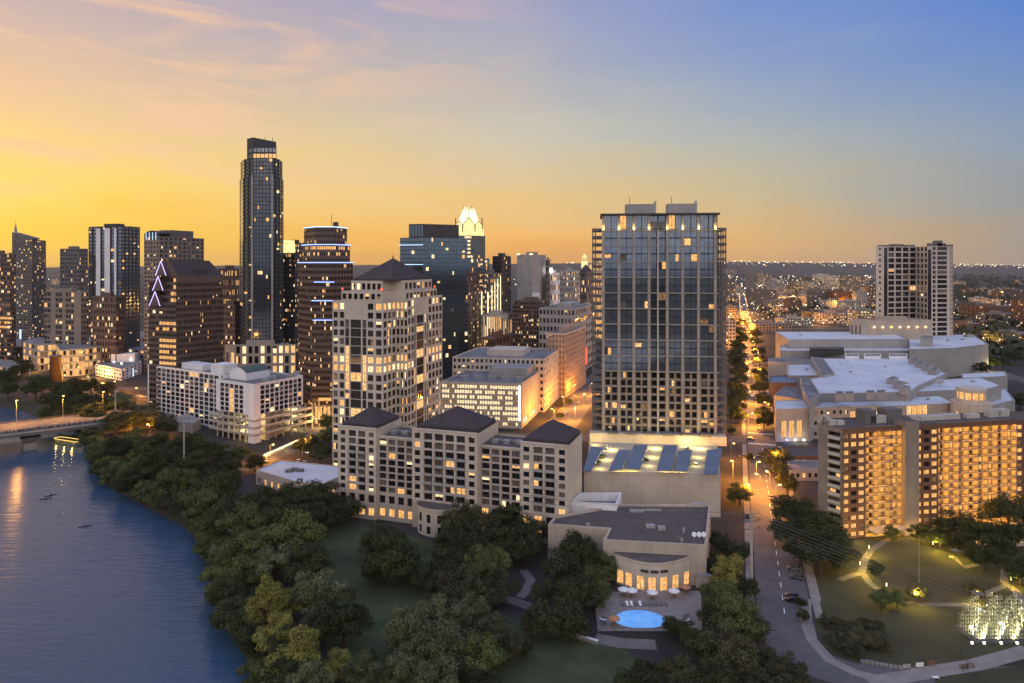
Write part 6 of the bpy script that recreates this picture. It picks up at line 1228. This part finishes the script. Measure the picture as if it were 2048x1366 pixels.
# ------------------------------------------------------------------ cars
K['carp'] = mat('car_paint', (.10, .10, .11), .3, .1, 1, .2, .6, objvar=.9); K['carw'] = mat('white_car_paint', (.55, .55, .55), .3, .05, 1, .1, .6)
def car_proto(paint, lights, label):
    r = thing('parked_car' if not lights else 'car', label, 'car', (0, 0, 0)); prof = [(-2.2, .35), (2.2, .35), (2.25, .75), (1.2, .92), (.55, 1.42), (-1.1, 1.45), (-1.85, .98), (-2.22, .9)]
    q = MB(); n = len(prof)
    lo = [0, 1, 2, 3, 6, 7]; P_l = [prof[i] for i in lo]
    for sg in (-.88, .88): q.face([(x, sg, z) for x, z in (P_l if sg < 0 else P_l[::-1])])
    for i in range(len(P_l)): j = (i + 1) % len(P_l); a, c_ = P_l[i], P_l[j]; q.face([(a[0], -.88, a[1]), (a[0], .88, a[1]), (c_[0], .88, c_[1]), (c_[0], -.88, c_[1])])
    q.box((-1.15, -.70), (1, 0), 1.7, 1.4, 1.40, 1.47); q.build('body', [paint], r)
    q = MB(); t_ = [(1.15, .9), (.5, 1.41), (-1.12, 1.42), (-1.8, .95)]; w_ = [.84, .7, .7, .84]
    for sg in (-1, 1): q.face([(t_[i][0], sg * w_[i], t_[i][1]) for i in (range(4) if sg > 0 else range(3, -1, -1))])
    for i in (0, 2): q.face([(t_[i][0], -w_[i], t_[i][1]), (t_[i][0], w_[i], t_[i][1]), (t_[i + 1][0], w_[i + 1], t_[i + 1][1]), (t_[i + 1][0], -w_[i + 1], t_[i + 1][1])])
    q.build('windows', ['gd'], r)
    for x in (-1.4, 1.35):
        for y in (-.8, .8): q = MB(); q.tube((x, y - .11, .33), (x, y + .11, .33), .33, .33, 12); q.build('wheel', ['rubber'], r)
    for y in (-.62, .62): q = MB(); q.cbox((2.24, y, .66), .06, .34, .16); q.build('headlight', ['lampw' if lights else 'steel'], r); q = MB(); q.cbox((-2.22, y, .78), .06, .3, .16); q.build('taillight', ['red' if lights else 'brick'], r)
    return r
CP_, CW_, CL_, CB_ = car_proto('carp', 0, 'x'), car_proto('carw', 0, 'x'), car_proto('carp', 1, 'x'), car_proto('carw', 1, 'x')
used = set(); sa = math.atan2(SD[1], SD[0])
def car(px, py, kind, ang, label, group, z=.03):
    pr = {'p': CP_, 'w': CW_, 'l': CL_, 'b': CB_}[kind]; p = (*G(px, py, z), z)
    if kind not in used: used.add(kind); pr.location = p; pr.rotation_euler = (0, 0, ang); pr['label'] = label; pr['group'] = group
    else: dup(pr, p, ang, 1, label, group)
for px, py, k, a, lb in ((1588, 1140, 'p', sa + 1.4, 'dark car in the topmost parking bay by the park'), (1594, 1158, 'p', sa + 1.4, 'dark car in the second parking bay by the park'), (1583, 1195, 'p', sa + 1.4, 'dark car in the lowest parking bay by the park'), (1586, 1204, 'p', sa + 1.4, 'dark car tucked beside the small tree at the parking bays')): car(px, py, k, a, lb, 'cars in the park bays')
for px, py, k, a, lb in ((1503, 838, 'l', sa, 'car with red tail lights stopped before the crossing'), (1542, 997, 'p', sa + math.pi, 'dark car on the orange glowing road'), (1543, 948, 'l', sa, 'dark car waiting by the red shop'), (1488, 915, 'l', 0, 'car with headlights crossing by the small conical tree'), (1516, 917, 'l', math.pi, 'car with headlights on the cross street'), (1494, 1035, 'p', sa, 'dark car under the tall tree by the podium'), (1512, 690, 'l', sa, 'car with red lights beside the north hall'), (1497, 672, 'l', sa, 'car with red lights far down the avenue'), (1490, 655, 'l', sa + math.pi, 'car with headlights at the top of the avenue'), (1500, 640, 'l', sa + math.pi, 'farthest car with headlights on the avenue'), (1504, 765, 'p', sa, 'dark car halfway along the golden avenue'), (1501, 880, 'p', 0, 'dark car in the middle of the crossing')): car(px, py, k, a, lb, 'cars on the avenue')
for px, py, k, a, lb in ((1131, 828, 'w', 1.3, 'pale car in the middle of the golden street'), (1168, 796, 'w', 1.3, 'pale car beside the brick hotel canopy'), (1158, 806, 'b', 1.3, 'pale car with headlights near the brick hotel'), (1150, 862, 'p', 1.3, 'dark car at the near end of the golden street')): car(px, py, k, a, lb, 'cars on the golden street')
for px, py, k, a, lb in ((531, 922, 'b', 2.2, 'car with bright headlights at the end of the lit wall'), (617, 905, 'b', -1.7, 'car with bright headlights east of the lit wall'), (596, 925, 'b', -1.7, 'first of two headlit cars by the flat pavilion'), (609, 928, 'b', -1.7, 'second of two headlit cars by the flat pavilion'), (278, 793, 'w', .5, 'pale car west of the grid hotel'), (286, 795, 'w', .5, 'second pale car west of the grid hotel'), (272, 868, 'b', .6, 'headlit car in the tree gap below the grid hotel'), (326, 873, 'b', .6, 'brightest headlit car under the bank trees'), (312, 880, 'p', .6, 'dark car parked under the bank trees'), (104, 760, 'l', 2.6, 'car with red lights beside the round tower'), (98, 752, 'l', 2.6, 'car with red lights behind the round tower'), (178, 758, 'b', .2, 'headlit car before the civic building'), (203, 773, 'l', .2, 'car with red lights at the orange clearing')): car(px, py, k, a, lb, 'cars on the west side streets')
for px, py, k, a, lb in ((1213, 897, 'w', 1.3, 'white car at the back of the podium deck'), (1205, 915, 'p', 1.2, 'dark car under the outermost podium canopy'), (1196, 928, 'p', 1.2, 'dark car by the side rail of the podium deck'), (1374, 899, 'p', 1.3, 'dark car between the middle canopies on the podium deck'), (1287, 922, 'p', .2, 'dark car half under the third podium canopy'), (1384, 930, 'p', .2, 'dark car half under the fifth podium canopy'), (1330, 938, 'w', .2, 'pale car at the front edge of the podium deck')): car(px, py, k, a, lb, 'cars on the podium deck', 16.33)
for i in range(12):
    D = 470 + i * 58; sg = -1 if i % 2 else 1; p = ad((sx(D), D), (SD[1], -SD[0]), sg * 2.2); k = 'lb'[i % 2]
    dup({'l': CL_, 'b': CB_}[k], (*p, .03), sa if k == 'l' else sa + math.pi, 1, f'{"dark car showing red tail lights" if k == "l" else "pale car with headlights on"} driving along the tree lined avenue', 'moving cars on the avenue')
for i in range(10):
    p = ad(ad(C_G, dr_G, 6 + i * 4.6), dl_G, 3.2); kk = 'pw'[i % 2]; dup({'p': CP_, 'w': CW_}[kk], (*p, 8.42 if i % 3 else 4.42), math.atan2(-dl_G[1], -dl_G[0]), 1, f'{"dark" if kk == "p" else "pale"} car parked in the open garage under the white grid hotel', 'cars in the open garage')
for i in range(6):
    p = ad(ad(C_G, dl_G, 8 + i * 4.2), dr_G, 3.2); dup(CP_, (*p, 12.42 if i % 2 else 8.42), math.atan2(-dr_G[1], -dr_G[0]), 1, 'dark car parked on the river side of the open garage', 'cars on the river side of the garage')

# ------------------------------------------------------------------ the city beyond
rnd = random.Random(21)
FAR = [
 (1496, 1516, 548, 578, 'tanb', .15, 'pale block with a bright sign at the foot of the distant avenue'), (1515, 1538, 547, 573, 'tanb', .75, 'brightly lit striped block beside the avenue end'), (1540, 1572, 560, 582, 'conc', .3, 'dull green grey block beyond the dark trees'),
 (1594, 1640, 563, 584, 'tanb', .6, 'long lit low building in the middle distance'), (1632, 1660, 548, 560, 'sand', .5, 'round pale hall among the distant lights'), (1657, 1695, 553, 584, 'lime', .55, 'golden floodlit slab with a bright top edge'), (1695, 1737, 553, 585, 'tanb', .35, 'twin of the golden slab with lit roof ends'),
 (1625, 1664, 578, 616, 'dconc', .12, 'dark residential block with a white light strip'), (1665, 1713, 583, 617, 'brick', .10, 'pink brown residence block with small windows'), (1713, 1737, 583, 618, 'conc', .08, 'grey block with a glowing white wall sign'), (1652, 1698, 601, 619, 'conc', .12, 'low grey annex in front of the residence block'),
 (1507, 1556, 580, 612, 'dconc', .12, 'dark stepped office block west of the dark trees'), (1543, 1602, 601, 616, 'tanb', .2, 'beige low block with pale stair towers'), (1512, 1587, 648, 664, 'tanb', .06, 'pale flat roofed block behind the convention halls'), (1650, 1742, 621, 636, 'dconc', .2, 'dark long hall with a yellow window strip'),
 (1453, 1474, 538, 552, 'tanb', .2, 'pale tower stub beside the tower balconies'), (1452, 1472, 560, 600, 'dconc', .2, 'dark slab seen past the tower balconies'), (1453, 1476, 612, 640, 'tanb', .1, 'pale gabled block past the tower balconies'), (1452, 1472, 642, 700, 'tan', .12, 'tan apartment block at the avenue beside the tower'),
 (1967, 2040, 613, 645, 'brick', .1, 'pale brown block right of the twin winged hotel'), (2008, 2060, 580, 604, 'brown', .12, 'long terraced block at the edge of the dark woods'), (1908, 1982, 648, 662, 'brick', .08, 'low brick hall at the foot of the twin winged hotel'), (1945, 1968, 615, 640, 'brick', .1, 'small brick block with a square yellow lamp'), (2040, 2075, 600, 655, 'brick', .25, 'tall brown block cut by the picture edge'),
 (2002, 2090, 668, 690, 'tanb', .6, 'yellow lit parking deck at the picture edge'), (1903, 1935, 606, 622, 'tanb', .7, 'yellow lit small deck behind the twin winged hotel'), (700, 740, 560, 600, 'conc', .2, 'grey block half hidden between neon tower and stone tower'), (1100, 1118, 580, 598, 'brick', .15, 'brick block below the blank grey slab'),
]
KS = ('conc', 'brickl', 'dconc', 'brown', 'tanb')
FARN = 0
def lowrise(px0, px1, yt, yb, m_, lt, label, grp=None):
    D = DG(yb); z = Z(yt, D); w = (px1 - px0) * D / F; p = (X(px0, D), D); dd = unit((1, .12)) if px0 > CX else unit((1, -.18))
    b = Bld('low_building', label, 'building', p, [m_, 'roofg'], 'gk', grp, lt, 'lit gold litw dimlit', .05)
    v = (-dd[1], dd[0]); dp_ = min(w * .6, 45); pts = [p, ad(p, dd, w), ad(ad(p, dd, w), v, dp_), ad(p, v, dp_)]
    nr = max(1, min(9, round(z / 4))); nc = max(3, min(14, round(w / 5)))
    b.prism(pts, 0, z, {0: win(nc, nr, .6, .5), 1 if px0 < CX else 3: win(4, nr, .5, .5)}, par=.6)
    q = MB(); q.box(ad(ad(p, dd, w * .3), v, dp_ * .4), dd, w * .3, dp_ * .3, z - .6, z + 3); b.part(q, 'plant_room', [m_]); b.done(40)
for a in FAR: lowrise(*a)
ADJ = {'lime': 'pale', 'tan': 'tan', 'conc': 'grey', 'brickl': 'pinkish', 'dconc': 'dark grey', 'brown': 'brown', 'sand': 'cream', 'tanb': 'tan'}
ZN = [(1455, 1740, 545, 600, 62, 'among the distant lights north of the convention halls'), (1905, 2075, 552, 660, 26, 'in the suburb beyond the twin winged hotel'), (1500, 1740, 600, 655, 16, 'in the blocks just behind the convention halls'), (0, 480, 560, 650, 20, 'between the western towers'), (950, 1180, 545, 590, 12, 'behind the grey slab tower')]
for x0, x1, y0, y1, n, wh in ZN:
    for i in range(n):
        yb = rnd.uniform(y0, y1) + 6; px = rnd.uniform(x0, x1); D = DG(yb); h = rnd.uniform(7, 28); w = rnd.uniform(18, 55); m_ = rnd.choice(KS)
        if 1470 < px < 1512: continue
        lowrise(px, px + w * F / D, yb - h * F / D, yb, m_, rnd.choice((.2, .4, .7)), f'{ADJ[m_]} {"low" if h < 12 else ("mid height" if h < 20 else "taller")} block {wh}', 'blocks ' + wh)
# woods and far trees: one mass of leaf clumps
q = MB(); rnd = random.Random(31)
def clump(px, py, wpx):
    D = DG(py); p = (X(px, D), D); r = wpx / 2 * D / F
    for i in range(26):
        a = rnd.random() * 6.28; ph = math.asin(rnd.uniform(0, 1)); n = Vector((math.cos(a) * math.cos(ph), math.sin(a) * math.cos(ph), math.sin(ph) * .85)); c_ = Vector((*p, r * .35)) + n * r * rnd.uniform(.6, 1.0)
        n = (n + Vector((rnd.uniform(-1, 1), rnd.uniform(-1, 1), rnd.uniform(-1, 1))) * .5).normalized(); t_ = n.orthogonal().normalized() * r * rnd.uniform(.25, .45); w_ = n.cross(t_) * .8; q.face([tuple(c_ - t_), tuple(c_ - w_), tuple(c_ + t_), tuple(c_ + w_)])
for i in range(1500):
    r_ = rnd.random()
    if r_ < .42: px, py, w = rnd.uniform(1905, 2160), rnd.uniform(544, 606), 10
    elif r_ < .8: px, py, w = rnd.uniform(1452, 1745), 535 + 110 * rnd.random() ** 1.6, 9
    elif r_ < .9: px, py, w = rnd.uniform(1905, 2100), rnd.uniform(600, 720), 14
    else: px, py, w = rnd.uniform(-60, 480), rnd.uniform(545, 700), 9
    if 1462 < px < 1525 and py > 560: continue
    clump(px, py, w * rnd.uniform(.6, 1.4) * (py - 500) / 80)
K['farleaf'] = mat('distant_tree_leaves', (.045, .050, .032), .95, .4, .05)
tag(q.build('distant_woods', ['farleaf']), 'dark wooded masses between the distant city blocks', None, None, 'stuff')
# distant lights of the city: street lights too many to count
for nm, kk, n, sd in (('warm', 'dl_w', 900, 41), ('white', 'dl_c', 330, 42), ('orange', 'dl_o', 620, 43)):
    K[kk] = emit(f'distant_{nm}_light', {'warm': (1, .78, .36), 'white': (1, .94, .8), 'orange': (1, .55, .16)}[nm], {'warm': 3.2, 'white': 4, 'orange': 2.6}[nm], .4, .01)
    q = MB(); rnd = random.Random(sd)
    for i in range(n):
        r_ = rnd.random()
        if r_ < .08: px, py = rnd.uniform(1440, 2160), 531 + rnd.random() ** 2 * 7
        elif r_ < .50: px, py = rnd.uniform(1450, 1750), 536 + 125 * rnd.random() ** 1.3
        elif r_ < .70: px, py = rnd.uniform(1904, 2110), rnd.choice((rnd.uniform(536, 552), rnd.uniform(596, 720), rnd.uniform(596, 720)))
        elif r_ < .86: px, py = rnd.uniform(-100, 640), rnd.uniform(548, 700)
        else: px, py = rnd.uniform(880, 1190), rnd.uniform(538, 600)
        if nm == 'orange' and rnd.random() < .22: D = rnd.uniform(700, 2300); px = CX + F * (sx(D) + rnd.choice((-8, 8))) / D; py = HY + CAMZ * F / D
        if py < 540: t_ = rnd.random() ** .6; D = 6600 + 1600 * t_; zh = Z(crest(px), 8200); z0 = zh * (.55 + .45 * t_) + 4
        else: D, z0 = DG(py), 0
        rr = D / F * rnd.choice((.5, .6, .75, .9, 1.25)); z = z0 + 6 + rnd.random() * 4; p = (X(px, D), D)
        v8 = [(p[0] + rr * a, p[1] + rr * c_, z + rr * e_) for a, c_, e_ in ((1, 0, 0), (0, -1, 0), (-1, 0, 0), (0, 1, 0), (0, 0, 1), (0, 0, -1))]
        for a, c_ in ((0, 1), (1, 2), (2, 3), (3, 0)): q.face([v8[c_], v8[a], v8[4]]); q.face([v8[a], v8[c_], v8[5]])
        q.face([(p[0] - .1, p[1], z0 - 9 if z0 else 0), (p[0] + .1, p[1], z0 - 9 if z0 else 0), (p[0], p[1], z - rr)], 1)
    tag(q.build('distant_street_lights', [kk, 'dark']), f'{nm} street lights scattered over the far city', None, None, 'stuff')
# ------------------------------------------------------------------ the air: thin warm evening haze
q = MB(); q.prism([(-11600, -400), (11600, -400), (11600, 11600), (-11600, 11600)], -7, 230, bottom=True)
hm = bpy.data.materials.new('evening_haze'); hm.use_nodes = True; ht = hm.node_tree; ht.nodes.clear()
hv = ht.nodes.new('ShaderNodeVolumePrincipled'); ho_ = ht.nodes.new('ShaderNodeOutputMaterial'); hv.inputs['Density'].default_value = 2.2e-5; hv.inputs['Color'].default_value = (.9, .82, .74, 1); hv.inputs['Anisotropy'].default_value = .2
ht.links.new(hv.outputs[0], ho_.inputs['Volume'])
K['haze'] = hm; tag(q.build('haze', ['haze']), None, None, None, 'stuff')
